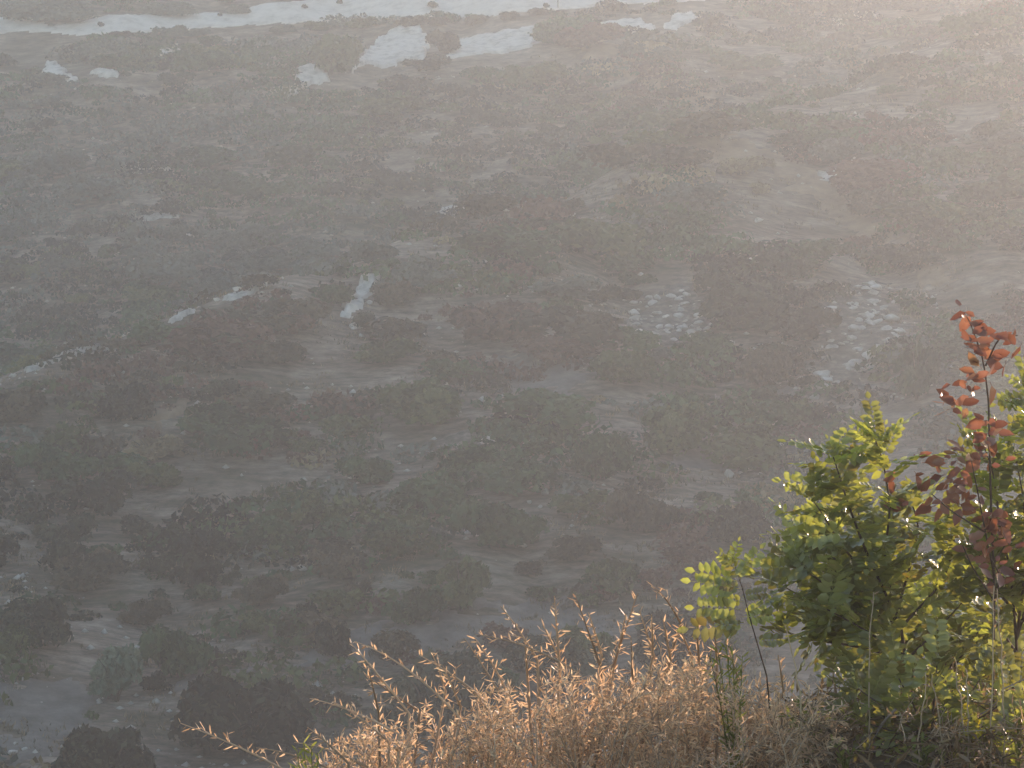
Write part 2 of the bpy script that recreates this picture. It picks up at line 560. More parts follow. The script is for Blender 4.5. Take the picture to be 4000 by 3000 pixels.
OUT = [
    ([(1060, 355), (1150, 335), (1180, 262), (1265, 260), (1282, 320), (1200, 335), (1175, 378), (1110, 372)], 'small pale rock patch below the road, left of the two big ones'),
    ([(1370, 292), (1400, 230), (1470, 175), (1520, 120), (1650, 108), (1665, 160), (1668, 235), (1580, 232), (1540, 262), (1440, 258)], 'large pale bare rock face below the road, left of the pair'),
    ([(1690, 250), (1760, 215), (1800, 165), (1870, 150), (1960, 130), (2110, 112), (2100, 180), (1985, 215), (1900, 205), (1800, 222)], 'long pale bare rock face below the road, right of the pair'),
    ([(165, 310), (170, 265), (190, 238), (225, 248), (240, 280), (305, 312), (280, 325)], 'pale wedge shaped rock outcrop at the upper left of the slope'),
    ([(358, 285), (400, 276), (465, 285), (455, 305), (390, 302)], 'thin pale rock ledge beside the wedge shaped outcrop'),
    ([(622, 215), (650, 178), (692, 182), (690, 235), (640, 240)], 'dull pale rock patch just below the road at upper left'),
    ([(2350, 98), (2420, 82), (2500, 78), (2560, 110), (2500, 140), (2400, 118)], 'broken pale rock patch right of the pole by the road'),
    ([(2600, 110), (2640, 70), (2700, 52), (2740, 70), (2680, 90), (2625, 120)], 'narrow pale rock patch high up, right of the broken one'),
    ([(3240, 95), (3290, 62), (3400, 55), (3440, 75), (3330, 90), (3260, 102)], 'faint pale rock slab near the top edge at right'),
    ([(1375, 1170), (1410, 1100), (1470, 1072), (1505, 1078), (1460, 1120), (1440, 1170), (1390, 1200), (1360, 1250), (1310, 1240)], 'pale bare gully of rubble in the middle of the slope'),
    ([(1650, 1735), (1740, 1692), (1860, 1690), (1960, 1740), (1940, 1765), (1800, 1750), (1700, 1770)], 'flat grey rock ledge in the lower middle of the slope'),
    ([(1700, 840), (1780, 800), (1880, 790), (1900, 815), (1800, 840), (1720, 860)], 'pale rounded ledge on the brow of the spur'),
    ([(3170, 700), (3260, 668), (3310, 640), (3300, 672), (3220, 700)], 'thin pale ledge crossed by the ochre flare path'),
    ([(230, 1390), (330, 1345), (420, 1340), (400, 1365), (300, 1392)], 'low pale ledge on the left end of the spur'),
    ([(450, 1800), (490, 1735), (590, 1690), (600, 1660), (630, 1665), (640, 1710), (710, 1755), (715, 1785), (640, 1770), (540, 1752)], 'yellowish crumbling earth bank at the left of the slope'),
    ([(560, 1650), (600, 1610), (680, 1560), (740, 1555), (735, 1590), (660, 1640)], 'pinkish earth scar above the yellowish bank'),
    ([(100, 1440), (180, 1408), (260, 1378), (270, 1392), (190, 1430), (110, 1458)], 'pale ledge at the far left end of the spur'),
    ([(640, 1258), (700, 1234), (760, 1212), (765, 1222), (700, 1254), (645, 1272)], 'short pale ledge on the brow of the spur, left of the boulder row'),
    ([(880, 1170), (950, 1144), (1030, 1114), (1035, 1126), (960, 1160), (890, 1186)], 'pale ledge under the white boulder row on the spur'),
    ([(460, 665), (560, 635), (670, 628), (660, 665), (560, 680)], 'faint grey rock ledge on the far left slope'),
    ([(480, 845), (580, 832), (700, 838), (690, 852), (560, 860)], 'thin grey rock streak on the far left slope'),
    ([(660, 915), (720, 902), (770, 912), (740, 928)], 'small thin rock streak under the longer grey streak'),
]
for k, (poly, lab) in enumerate(OUT):
    m_ = M_CHALK if k < 10 else M_SCREE if k == 10 else (M_PATH if k in (14, 15) else M_ROCK)
    o = sheet('earth_bank' if k in (14, 15) else 'rock_outcrop', m_, poly, .06, .32, .18, .6, .22 if k < 10 else .1)
    tag(o, lab, 'earth bank' if k in (14, 15) else 'rock outcrop')

# ------------------------------------------------------------------ stones
def stone_mesh(seed):
    r = np.random.default_rng(seed)
    import bmesh
    bm = bmesh.new()
    bmesh.ops.create_icosphere(bm, subdivisions=2, radius=.5)
    cuts = [(unit(r.normal(size=3)), r.uniform(.22, .4)) for _ in range(9)]
    for v in bm.verts:
        p = np.array(v.co)
        for c, d in cuts:
            e = p @ c - d
            if e > 0:
                p = p - c * e * .95
        p = p * (1 + .06 * r.normal())
        v.co = p * np.array([1, .8, .72])
    me = bpy.data.meshes.new('stone')
    bm.to_mesh(me)
    bm.free()
    me.materials.append(M_ROCK)
    return me


STONES = [stone_mesh(100 + k) for k in range(9)]
STONES_W = []
for s in STONES[:5]:
    c = s.copy()
    c.materials.clear()
    c.materials.append(M_CHALK)
    STONES_W.append(c)


def stone(X, Y, wpx, label, group=None, white=False, flat=.75, name='rock'):
    p = hit(X, Y)[0]
    w = wpx * K * np.linalg.norm(p)
    me = (STONES_W if white else STONES)[rng.integers(0, 5 if white else 9)]
    o = link(name, me)
    o.scale = (w, w * rng.uniform(.7, 1.1), w * flat * rng.uniform(.8, 1.25))
    o.rotation_euler = (rng.uniform(-.3, .3), rng.uniform(-.3, .3), rng.uniform(0, 6.28))
    o.location = (p[0], p[1], p[2] + w * flat * .17)
    tag(o, label, 'rock', group)
    return o


def field(poly, n, lo, hi, label, group, white=.3):
    poly = np.asarray(poly, float)
    k = 0
    while k < n:
        X = rng.uniform(poly[:, 0].min(), poly[:, 0].max())
        Y = rng.uniform(poly[:, 1].min(), poly[:, 1].max())
        if not inside(np.array(X), np.array(Y), poly):
            continue
        if vnoise(X / 70, Y / 55, 71) < .28:
            continue
        stone(X, Y, lo * .7 + (hi - lo * .7) * rng.random() ** 1.9, label, group, rng.random() < white * .6, rng.uniform(.45, .8))
        k += 1


field([(2450, 1340), (2480, 1180), (2560, 1150), (2700, 1130), (2780, 1200), (2800, 1290), (2760, 1350), (2560, 1350)], 120, 20, 72,
      'pale angular stone in the left of the two rock fields', 'stones of the left rock field', .25)
field([(2200, 1130), (2260, 1120), (2300, 1260), (2420, 1290), (2440, 1340), (2280, 1360), (2230, 1300)], 30, 14, 46,
      'small stone strewn left of the rock fields, beside the reddish bush', 'strewn stones beside the reddish bush', .3)
field([(3180, 1330), (3240, 1200), (3320, 1120), (3450, 1110), (3480, 1180), (3420, 1250), (3530, 1250), (3500, 1380), (3420, 1440), (3230, 1440), (3220, 1380)], 125, 26, 88,
      'grey weathered boulder in the right hand rock field', 'boulders of the right rock field', .2)
field([(3080, 1560), (3130, 1470), (3250, 1430), (3400, 1430), (3300, 1520), (3220, 1560)], 28, 26, 84,
      'grey slab at the foot of the right hand rock field', 'slabs at the foot of the right rock field', .2)
field([(2790, 1750), (2900, 1660), (3080, 1640), (3120, 1720), (3000, 1860), (2850, 1880)], 30, 22, 70,
      'grey block on the bare slope above the green leafy saplings', 'blocks above the saplings', .1)
field([(2690, 1010), (2780, 950), (2960, 930), (2960, 1040), (2800, 1050)], 18, 16, 46,
      'small pale stone uphill of the left rock field', 'stones uphill of the left rock field', .4)
for X, Y, w, lab in (
        (810, 1172, 40, 'white boulder perched on the brow of the spur, left of a row'),
        (845, 1175, 34, 'thin white stone lying beside the perched white boulder'),
        (925, 1135, 44, 'white boulder on the spur, second from the left of the row'),
        (1050, 1107, 36, 'white boulder at the right end of the row on the spur'),
        (1025, 1145, 24, 'small white stone below the right end of the boulder row'),
        (750, 1210, 22, 'small stone below the left end of the boulder row'),
        (1445, 1185, 46, 'white boulder in the pale gully above a dark bush'),
        (1505, 1165, 40, 'upright white stone right of the pale gully'),
        (1385, 1285, 62, 'flat pale stone at the bottom of the pale gully'),
        (1380, 1245, 26, 'small round stone left of the dark bush in the gully'),
        (1795, 1130, 52, 'flat pale stone above the large reddish bush'),
        (2195, 1352, 36, 'lone white stone below the strewn stones'),
        (2497, 1035, 20, 'white stone standing above the left rock field'),
        (2505, 1075, 30, 'tall white stone just above the left rock field'),
        (2530, 868, 26, 'white stone alone in the middle of the upper slope'),
        (2960, 868, 46, 'white boulder highest above the two rock fields'),
        (2000, 872, 20, 'tiny white stone on the upper middle slope'),
        (2190, 622, 14, 'round white stone high in the middle of the slope'),
        (2360, 632, 48, 'pale block right of the round white stone'),
        (1885, 1570, 58, 'grey boulder in the middle of the lower slope'),
        (1915, 1735, 95, 'broad grey boulder on the flat rock ledge'),
        (1900, 1778, 14, 'tiny white chip under the broad grey boulder'),
        (2068, 1965, 32, 'white stone left of a grey pair, above the brown twigs'),
        (2125, 1930, 60, 'upper grey stone of a pair above the brown twigs'),
        (2110, 1985, 34, 'lower grey stone of a pair above the brown twigs'),
        (1752, 2262, 70, 'rounded pale stone above the dense green bush'),
        (55, 2945, 52, 'white stone in the lower left corner of the photo'),
        (95, 2930, 30, 'small white stone right of the corner stone'),
        (2855, 1350, 66, 'pale flat stone right of the left rock field'),
        (3480, 1255, 90, 'broad pinkish boulder at the right rim of the right rock field'),
        (390, 1910, 12, 'tiny white stone alone on the lower left slope'),
        (3107, 1100, 14, 'bright white stone alone between the two rock fields'),
        (815, 1545, 44, 'yellowish stone on a dark bush patch at left')):
    stone(X, Y, w, lab, None, 'white' in lab or 'pale' in lab, .8)

# ------------------------------------------------------------------ hillside shrubs
def shrub_mesh(seed, n, mat, card=.085, lobes=8, name='shrub', tall=.62):
    """unit shrub: about 1 wide, `tall` high; leafy sprays over uneven lobes, stems inside"""
    r = np.random.default_rng(seed)
    c = np.stack([r.uniform(-.28, .28, lobes), r.uniform(-.28, .28, lobes), r.uniform(.08, tall * .62, lobes)], -1)
    rad = r.uniform(.10, .24, lobes) if lobes < 12 else r.uniform(.08, .20, lobes)
    k = r.choice(lobes, n, p=rad ** 2 / (rad ** 2).sum())
    d = unit(r.normal(size=(n, 3)))
    d[:, 2] = np.where(d[:, 2] < -.3, -d[:, 2], d[:, 2])
    rr = rad[k] * np.where(r.random(n) < .8, r.uniform(.82, 1.12, n), r.uniform(.3, .8, n))
    p = c[k] + d * rr[:, None]
    p[:, 2] = np.maximum(p[:, 2], .0 + .02 * r.random(n))
    nr = unit(d + .7 * r.normal(size=(n, 3)))
    a = unit(rperp(nr, r) + np.array([0, 0, .35]))
    b = unit(np.cross(nr, a))
    s = card * r.uniform(.6, 1.4, n)[:, None]
    v = np.stack([p - a * s * .65, p + b * s * .42, p + a * s * .75, p - b * s * .42], 1).reshape(-1, 3)
    f = np.arange(n * 4).reshape(-1, 4)
    m_ = MB()
    lt = r.uniform(.2, .8, lobes)
    m_.add(v, f, np.repeat(np.clip(lt[k] + r.normal(0, .14, n), 0, 1), 4))
    return m_.mesh(name, mat)


def stem_mesh(seed):
    r = np.random.default_rng(seed)
    m_ = MB()
    for k in range(7):
        a = r.uniform(0, 6.28)
        e = np.array([math.cos(a) * r.uniform(.1, .3), math.sin(a) * r.uniform(.1, .3), r.uniform(.25, .45)])
        tube(m_, bez(np.array([0, 0, -.05]), np.array([e[0] * .3, e[1] * .3, e[2] * .7]), e, 5), .014, .005, 4, r.random())
    return m_.mesh('stem', M_STEM)


BIG = {k: [shrub_mesh(200 + 13 * q + 5 * len(k), 3000, M_SHR[k], .055, 17, 'foliage') for q in range(2)] for k in SHR}
MED = {k: [shrub_mesh(300 + 11 * q + 3 * len(k), 950, M_SHR[k], .075, 9, 'shrub') for q in range(4)] for k in SHR}
STEMS = [stem_mesh(400 + q) for q in range(3)]


def put(o, p, w, h, depth=None):
    o.location = (p[0], p[1], p[2] - .04)
    o.scale = (w, depth or w * rng.uniform(.85, 1.1), h / .62)
    o.rotation_euler = (0, 0, rng.uniform(-.5, .5) + math.pi * rng.integers(0, 2))


# X centre, Y of the foot, width, height in photograph pixels; colour; label
BUSH = [
    (975, 2950, 620, 330, 'dark', 'largest dark spreading bush, just above the lowest dry twig'),
    (1612, 2442, 260, 165, 'green', 'dense dark green bush on bare ground above the dry brown shrub'),
    (1308, 2572, 175, 150, 'dark', 'dark rounded bush left of the topmost curved dry twig'),
    (1575, 2518, 90, 60, 'dark', 'very small dark bush on bare ground under the dense green bush'),
    (1190, 2408, 115, 58, 'dark', 'small low dark bush left of the dense green bush'),
    (1010, 2365, 230, 130, 'brown', 'rounded brownish bush in the lower left middle'),
    (700, 2645, 320, 230, 'green', 'big dark green bush right of the pale green one'),
    (455, 2740, 240, 220, 'pale', 'pale grey green bush at the lower left'),
    (430, 3080, 430, 260, 'dark', 'dark bush cut by the bottom edge at the left'),
    (1400, 2350, 150, 88, 'brown', 'low brown bush up left of the dense green bush'),
    (1800, 2385, 270, 215, 'olive', 'wide olive bush up right of the dense green bush'),
    (330, 2310, 360, 170, 'brown', 'wide brown bush at the left, above the pale green one'),
    (120, 2520, 330, 190, 'dark', 'dark bush at the left edge near the bottom'),
    (560, 2440, 240, 110, 'brown', 'flat brown bush between the pale bush and the rounded one'),
    (1720, 2900, 520, 360, 'dark', 'dark bush half hidden behind the dry brown shrub'),
    (2150, 2700, 420, 230, 'dark', 'dark bush seen through the tips of the dry brown shrub'),
    (2650, 2620, 360, 240, 'dark', 'dark bush behind the small green sapling'),
    (590, 1800, 290, 120, 'straw', 'pale straw coloured bush on the yellowish earth bank at left'),
    (585, 1905, 300, 130, 'olive', 'olive bush right under the yellowish earth bank'),
    (800, 1690, 280, 150, 'green', 'dark green bush beside the pinkish earth scar'),
    (860, 1575, 190, 110, 'dark', 'dark bush behind the yellowish stone'),
    (480, 1640, 250, 170, 'dark', 'dark bush left of the pinkish earth scar'),
    (1690, 1650, 430, 200, 'olive', 'broad olive yellow bush in the centre of the slope'),
    (1960, 1335, 440, 200, 'red', 'large reddish brown bush in the centre of the slope'),
    (2970, 1512, 250, 190, 'brown', 'brown olive bush between the two rock fields'),
    (3580, 1560, 230, 260, 'green', 'green bush right of the right hand rock field'),
    (2400, 1500, 320, 170, 'olive', 'olive bush under the left rock field'),
    (2670, 1770, 360, 230, 'olive', 'large olive bush left of the blocks above the saplings'),
    (1420, 1285, 110, 82, 'dark', 'dark bush in the pale gully'),
    (1560, 1190, 240, 110, 'brown', 'brown bush right of the upright white stone'),
    (1290, 1190, 180, 100, 'green', 'green bush left of the pale gully'),
    (1080, 1420, 340, 130, 'brown', 'wide brown bush left of centre, under the boulder row'),
    (1500, 1420, 320, 120, 'olive', 'olive bush left of the large reddish one, lower down'),
    (1960, 2140, 420, 220, 'green', 'large green bush right of the grey stone pair'),
    (2320, 1880, 300, 240, 'green', 'bright green bush in the middle above the dry shrub'),
    (2520, 2080, 300, 190, 'brown', 'grey brown bush left of the tallest green leaves'),
    (2230, 2190, 260, 110, 'brown', 'flat brown bush above the tips of the dry shrub'),
    (2880, 2120, 280, 160, 'dark', 'dark bush behind the left green leaf of the saplings'),
    (1440, 1890, 300, 150, 'green', 'green bush in the lower centre left of the flat ledge'),
    (240, 1880, 340, 190, 'green', 'green bush at the left, level with the earth bank'),
    (90, 1640, 300, 150, 'brown', 'brown bush at the left edge on the spur'),
    (1290, 290, 250, 190, 'olive', 'big olive bush left of the large pale rock face'),
    (1740, 205, 170, 110, 'brown', 'brown bush between the two large pale rock faces'),
    (1410, 112, 150, 60, 'olive', 'low olive bush on the road edge up left of the large rock face'),
    (1230, 122, 130, 50, 'olive', 'low olive bush on the road edge above the big olive bush'),
    (1100, 128, 120, 42, 'grey', 'low grey bush on the road edge left of the olive ones'),
    (770, 146, 140, 44, 'grey', 'low grey bush on the road edge right of the dull rock patch'),
    (480, 152, 130, 40, 'brown', 'low brown bush on the road edge at the upper left'),
    (2090, 62, 110, 40, 'brown', 'low bush on the road edge touching the pole'),
    (1720, 100, 120, 46, 'brown', 'small bush on the road edge right of the large rock face'),
    (1600, 104, 150, 58, 'brown', 'low bush on the road edge above the large rock face'),
    (1850, 100, 140, 54, 'brown', 'low bush on the road edge between the two rock faces'),
    (1995, 78, 100, 44, 'brown', 'rounded bush on the road edge left of the pole'),
    (395, 106, 30, 26, 'dark', 'tiny dark tuft on the road below the broad corner bush'),
    (860, 66, 24, 20, 'dark', 'tiny dark tuft on the road right of the corner bushes'),
    (1190, 36, 28, 24, 'dark', 'tiny dark tuft on the road above the left olive bush'),
    (1325, 16, 30, 24, 'dark', 'tiny dark tuft on the road near the top edge'),
    (1690, 34, 46, 36, 'dark', 'dark tuft on the road above the gap between the rock faces'),
    (2135, 34, 30, 28, 'dark', 'tiny dark tuft on the road just left of the pole'),
    (170, 84, 420, 120, 'grey', 'broad grey bush above the road in the upper left corner'),
    (640, 62, 260, 66, 'grey', 'grey bush above the road, right of the corner one'),
    (925, 54, 110, 48, 'grey', 'small grey bush above the road, rightmost there'),
    (2300, 190, 270, 120, 'red', 'rusty bush at the top of the ochre flare path'),
    (3420, 840, 260, 130, 'brown', 'brown bush right of the ochre flare path, half way down'),
    (3270, 640, 240, 120, 'grey', 'grey bush right of the ochre flare path, higher up'),
]
BUSH_XY = []
for X, Y, w, h, kind, lab in BUSH:
    p = hit(X, Y)[0]
    dist = np.linalg.norm(p)
    root = empty('shrub', (0, 0, 0))
    put(root, p, w * K * dist * 1.08, h * K * dist * (1.15 if Y > 2000 else 1.0), min(w, h * 1.7) * K * dist)
    link('foliage', BIG[kind][rng.integers(0, 2)], root)
    link('stem', STEMS[rng.integers(0, 3)], root)
    tag(root, lab, 'shrub', 'larger bushes on the hillside')
    BUSH_XY.append((p[0], p[1], w * K * dist * .5))
BUSH_XY = np.array(BUSH_XY)


def blocked(x, y):
    return bool((((BUSH_XY[:, 0] - x) ** 2 + (BUSH_XY[:, 1] - y) ** 2) < (BUSH_XY[:, 2] * 1.1) ** 2).any())


CLEAR = [  # pixel polygons kept free of shrubs
    [(1060, 385), (1060, 330), (1290, 250), (1290, 340), (1180, 385)],
    [(1360, 300), (1400, 200), (1520, 105), (2120, 100), (2120, 190), (1990, 225), (1680, 262)],
    [(-50, 60), (700, 55), (1000, 15), (1600, -40), (2800, -40), (2760, 5), (2200, 42), (1560, 70), (900, 108), (300, 140), (-50, 135)],
    [(2440, 1350), (2480, 1160), (2780, 1120), (2810, 1290), (2760, 1360)],
    [(3120, 1560), (3200, 1180), (3340, 1110), (3480, 1110), (3540, 1260), (3420, 1450)],
    [(1500, 2430), (2200, 2350), (2400, 2440), (1700, 2560), (1200, 2620), (1300, 2480)],
    [(-30, 2720), (200, 2650), (400, 2710), (250, 2900), (-30, 3020)],
    [(160, 330), (190, 235), (470, 270), (470, 310)], [(2300, 140), (2360, 70), (2760, 45), (2700, 120)],
    [(1310, 1250), (1410, 1090), (1510, 1072), (1440, 1190)],
    [(1640, 1780), (1740, 1690), (1960, 1740)],
]


def to_px(p):
    q = np.asarray(p, float)
    f = q @ FW
    return 2000 + q @ RT / f / K, 1500 - q @ UP / f / K


def in_clear(X, Y):
    return any(inside(np.array(X), np.array(Y), c) for c in CLEAR)


ADJ = {'olive': 'olive', 'green': 'dark green', 'dark': 'blackish', 'grey': 'grey green', 'brown': 'brown', 'red': 'rust coloured', 'pale': 'pale green', 'straw': 'straw coloured dry'}


def zone(X, Y):
    if Y < 1500 and X < 2300 and Y < 1420 - (X - 100) * .33:
        return 'far slope beyond the spur' if Y > 420 else 'far slope just below the road'
    if Y < 1050:
        return 'upper right slope along the ochre flare path'
    if Y < 1620:
        return 'middle slope level with the rock fields' if X > 1900 else 'middle slope left of the reddish bush'
    if Y < 2250:
        return 'lower slope left of the flat ledge' if X < 1650 else 'lower slope right of the flat ledge'
    return 'valley side above the dry shrubs'


def kind_at(x, y, r):
    beyond = (x + 23.5) * -0.71 + (y - 166) * 0.704 > 1.5
    a = fbm(x / 9, y / 12, 21, 3) + r.normal(0, .06) + (-.09 if beyond else -.015)
    b = fbm(x / 7, y / 10, 33, 3) + r.normal(0, .06)
    if beyond and x < 6 and y > 200:
        return 'grey' if b > .54 else ('green' if a > .36 else 'dark') if r.random() < .85 else 'olive'
    if a < .40:
        return 'dark' if b < .47 else 'green'
    if a < .50:
        return 'green' if b < .42 else ('olive' if b < .56 else 'grey')
    if a < .60:
        return 'brown' if b < .47 else ('olive' if b < .56 else 'green')
    return 'red' if b < .47 else ('brown' if b < .54 else ('olive' if b < .6 else 'straw'))


made = 0
while made < 290:
    X, Y = rng.uniform(-40, 4040), rng.uniform(0, 2960) ** 1.0
    if X > 2900 and Y > 1900 or in_clear(X, Y):
        continue
    p = hit(X, Y)[0]
    if blocked(p[0], p[1]) or vnoise(p[0] / 5, p[1] / 6, 77) < .25:
        continue
    kd = kind_at(p[0], p[1], rng)
    dist = np.linalg.norm(p)
    w = (1.5 + 4.2 * rng.random() ** 1.8) * 1.1 if Y < 2000 else 1.2 + 1.7 * rng.random()
    o = link('shrub', MED[kd][rng.integers(0, 4)])
    put(o, p, w, w ** .8 * rng.uniform(.38, .60) if Y < 2000 else w * rng.uniform(.45, .7), w * rng.uniform(.6, .9))
    zn = zone(X, Y)
    tag(o, 'low ' + ADJ[kd] + ' shrub on the ' + zn, 'shrub', ADJ[kd] + ' shrubs, ' + zn.split(',')[0])
    made += 1

# low scrub and dry tussocks that cover the slope (past counting)
def scrub_cover(n_try=16500):
    r = np.random.default_rng(5)
    y = 108 + 182 * r.random(n_try) ** .9
    x = (r.random(n_try) * 2 - 1) * (.165 * y + 4)
    z = height(x, y)
    X, Y = to_px(np.stack([x, y, z], -1))
    keep = (fbm(x / 4.5, y / 4.5, 61, 3) > .465) & (vnoise(x / 16, y / 18, 62) > .12)
    for c in CLEAR:
        keep &= ~inside(X, Y, c)
    tt = (x + 23.5) * -0.71 + (y - 166) * 0.704
    keep |= (tt > 3) & (y > 205) & (r.random(n_try) < .75) & (Y > 330)
    keep &= ~((tt > -3.2) & (tt < .8) & (x < 1) & (r.random(n_try) < .85))
    keep &= ~((Y > 2150) & (r.random(n_try) < .75))
    for bx, by, br in BUSH_XY:
        keep &= (x - bx) ** 2 + (y - by) ** 2 > (br * 1.12) ** 2
    x, y, z = x[keep], y[keep], z[keep]
    groups = {}
    for q in range(len(x)):
        groups.setdefault(kind_at(x[q], y[q], r), []).append(q)
    for kd, idx in groups.items():
        idx = np.array(idx)
        m_ = MB()
        nc = 76
        n = len(idx)
        R0 = .36 + 1.25 * r.random(n) ** 1.9
        H0 = R0 ** .8 * r.uniform(.42, .75, n)
        d = unit(r.normal(size=(n, nc, 3)))
        d[..., 2] = np.abs(d[..., 2])
        rad = r.uniform(.65, 1.08, (n, nc))
        p = np.stack([x[idx], y[idx], z[idx] - .05], -1)[:, None, :] + d * rad[..., None] * np.stack([R0, R0, H0], -1)[:, None, :]
        nr = unit(d + .6 * r.normal(size=d.shape))
        a = unit(rperp(nr, r) + np.array([0, 0, .4]))
        b = unit(np.cross(nr, a))
        s = (r.uniform(.10, .22, (n, nc)) * (R0[:, None] / .5) ** .5)[..., None]
        v = np.stack([p - a * s * .65, p + b * s * .45, p + a * s * .75, p - b * s * .45], 2).reshape(-1, 3)
        t = np.clip(r.uniform(.15, .85, n)[:, None] + r.normal(0, .12, (n, nc)), 0, 1)
        m_.add(v, np.arange(len(v)).reshape(-1, 4), np.repeat(t.ravel(), 4))
        o = m_.build('scrub', M_SHR[kd])
        tag(o, kd + ' low scrub and tussocks covering the hillside', kind='stuff')


scrub_cover()

def slope_litter():
    r = np.random.default_rng(55)
    n = 42000
    y = 110 + 150 * r.random(n) ** 1.2
    x = (r.random(n) * 2 - 1) * (.16 * y + 2)
    keep = fbm(x / 2.6, y / 2.6, 66, 3) > .52
    for bx, by, br in BUSH_XY:
        keep &= (x - bx) ** 2 + (y - by) ** 2 > (br * 1.0) ** 2
    x, y = x[keep], y[keep]
    z = height(x, y)
    n = len(x)
    nb = 5
    c = np.stack([x, y, z - .02], -1)[:, None, :] + np.concatenate([r.normal(0, .09, (n, nb, 2)), np.zeros((n, nb, 1))], -1)
    d = unit(np.concatenate([r.normal(0, .5, (n, nb, 2)), np.ones((n, nb, 1))], -1))
    L = r.uniform(.10, .34, (n, nb))[..., None] * r.uniform(.6, 1.2, n)[:, None, None]
    w = np.concatenate([r.normal(0, 1, (n, nb, 2)), np.zeros((n, nb, 1))], -1)
    w = unit(w) * .035
    v = np.stack([c - w, c + w, c + d * L], 2).reshape(-1, 3)
    m_ = MB()
    m_.add(v, np.arange(len(v)).reshape(-1, 3), np.repeat(np.clip(r.uniform(0, 1, n)[:, None] + r.normal(0, .1, (n, nb)), 0, 1).ravel(), 3))
    o = m_.build('dry_grass', M_TUSSOCK)
    tag(o, 'thin dry grass between the shrubs of the slope', kind='stuff')
    n = 9000
    y = 110 + 150 * r.random(n) ** 1.2
    x = (r.random(n) * 2 - 1) * (.16 * y + 2)
    keep = fbm(x / 5, y / 5, 68, 3) > .5
    x, y = x[keep], y[keep]
    n = len(x)
    s_ = (.04 + .2 * r.random(n) ** 3)[:, None, None]
    oc = np.array([[1, 0, 0], [0, 1, 0], [-1, 0, 0], [0, -1, 0], [0, 0, .7], [0, 0, -.7]])
    v = np.stack([x, y, height(x, y)], -1)[:, None, :] + oc[None] * s_ * r.uniform(.6, 1.3, (n, 6, 1))
    f = np.array([[0, 1, 4], [1, 2, 4], [2, 3, 4], [3, 0, 4], [1, 0, 5], [2, 1, 5], [3, 2, 5], [0, 3, 5]])
    m_ = MB()
    m_.add(v.reshape(-1, 3), (np.arange(n)[:, None, None] * 6 + f[None]).reshape(-1, 3))
    o = m_.build('pebbles', M_ROCK)
    tag(o, 'loose small stones strewn over the slope', kind='stuff')


M_TUSSOCK = leaf_mat('tussock', [(0, (.07, .065, .035)), (.4, (.15, .115, .07)), (.8, (.24, .185, .115)), (1, (.32, .26, .17))], transl=.25, rough=.7, spec=.2, gain=1.0, vary=0)
slope_litter()

# pole on the road
p = hit(2179, 36)[0]
pole = MB()
hh = 3.4
tube(pole, np.array([[0, 0, -.3], [0.01, 0, hh * .5], [0, 0, hh]]), .055, .045, 8)
tube(pole, np.array([[0, 0, hh], [0, 0, hh + .03]]), .07, .06, 8)
po = pole.build('pole', M_DEAD)
po.location = p
tag(po, 'thin upright pole beside the pale road at the top edge', 'pole')

# ------------------------------------------------------------------ foreground: locust saplings
def locust_leaf(seed, L=.18, pairs=6, young=False):
    r = np.random.default_rng(seed)
    m_ = MB()
    droop = r.uniform(.03, .22) * L
    side = r.uniform(-.15, .15) * L
    t = np.linspace(0, 1, 7)
    pts = np.stack([side * t ** 2, L * t, -droop * t ** 2], -1)
    tube(m_, pts, .0016, .0007, 3, .75)
    b, d, nn, ln, wd, tn = [], [], [], [], [], []
    lift = r.uniform(-.25, .25)
    for k in range(pairs):
        f = .16 + .80 * k / pairs
        q = np.array([side * f ** 2, L * f, -droop * f ** 2])
        sz = (.045 if not young else .022) * (.75 + .5 * math.sin(math.pi * (.15 + .8 * f))) * r.uniform(.88, 1.1)
        for s in (-1, 1):
            b.append(q)
            d.append([s * 1.0, .42 + r.normal(0, .12), lift + r.normal(0, .22)])
            nn.append([r.normal(0, .25), r.normal(0, .25), 1])
            ln.append(sz)
            wd.append(sz * (.60 if not young else .45))
            tn.append(np.clip(.5 + r.normal(0, .13), 0, 1))
    b.append(pts[-1])
    d.append([side * .5, 1, -.2])
    nn.append([r.normal(0, .2), 0, 1])
    ln.append(.042 if not young else .018)
    wd.append(.025 if not young else .009)
    tn.append(.55)
    leaves(m_, np.array(b), np.array(d), np.array(nn), np.array(ln), np.array(wd), np.array(tn), fold=.16, widest=.44, bend=.10)
    return m_.mesh('leaf', M_LOCUST, smooth=True)


LLEAF = [locust_leaf(500 + k, L=l, pairs=n_) for k, (l, n_) in enumerate(((.20, 7), (.18, 6), (.19, 7), (.16, 5), (.15, 5), (.21, 7), (.17, 6), (.14, 5)))]
LYOUNG = [locust_leaf(540 + k, L=.085, pairs=6, young=True) for k in range(3)]


def place_leaf(me, base, d, upv, parent, scale=1.0, name='leaf'):
    y = Vector(d).normalized()
    u = Vector(upv)
    x = y.cross(u).normalized()
    z = x.cross(y)
    o = link(name, me, parent)
    M = Matrix((x, y, z)).transposed().to_4x4()
    o.matrix_local = Matrix.Translation(Vector(base) - parent.location) @ M @ Matrix.Scale(scale, 4)
    return o


def poly3(pts):
    """pixel polyline with depths -> smooth 3D polyline"""
    p = np.array([P(a, b, c) for a, b, c in pts])
    t = np.linspace(0, len(p) - 1, (len(p) - 1) * 5 + 1)
    q = np.stack([np.interp(t, np.arange(len(p)), p[:, k]) for k in range(3)], -1)
    for _ in range(2):
        q[1:-1] = (q[:-2] + 2 * q[1:-1] + q[2:]) / 4
    return q


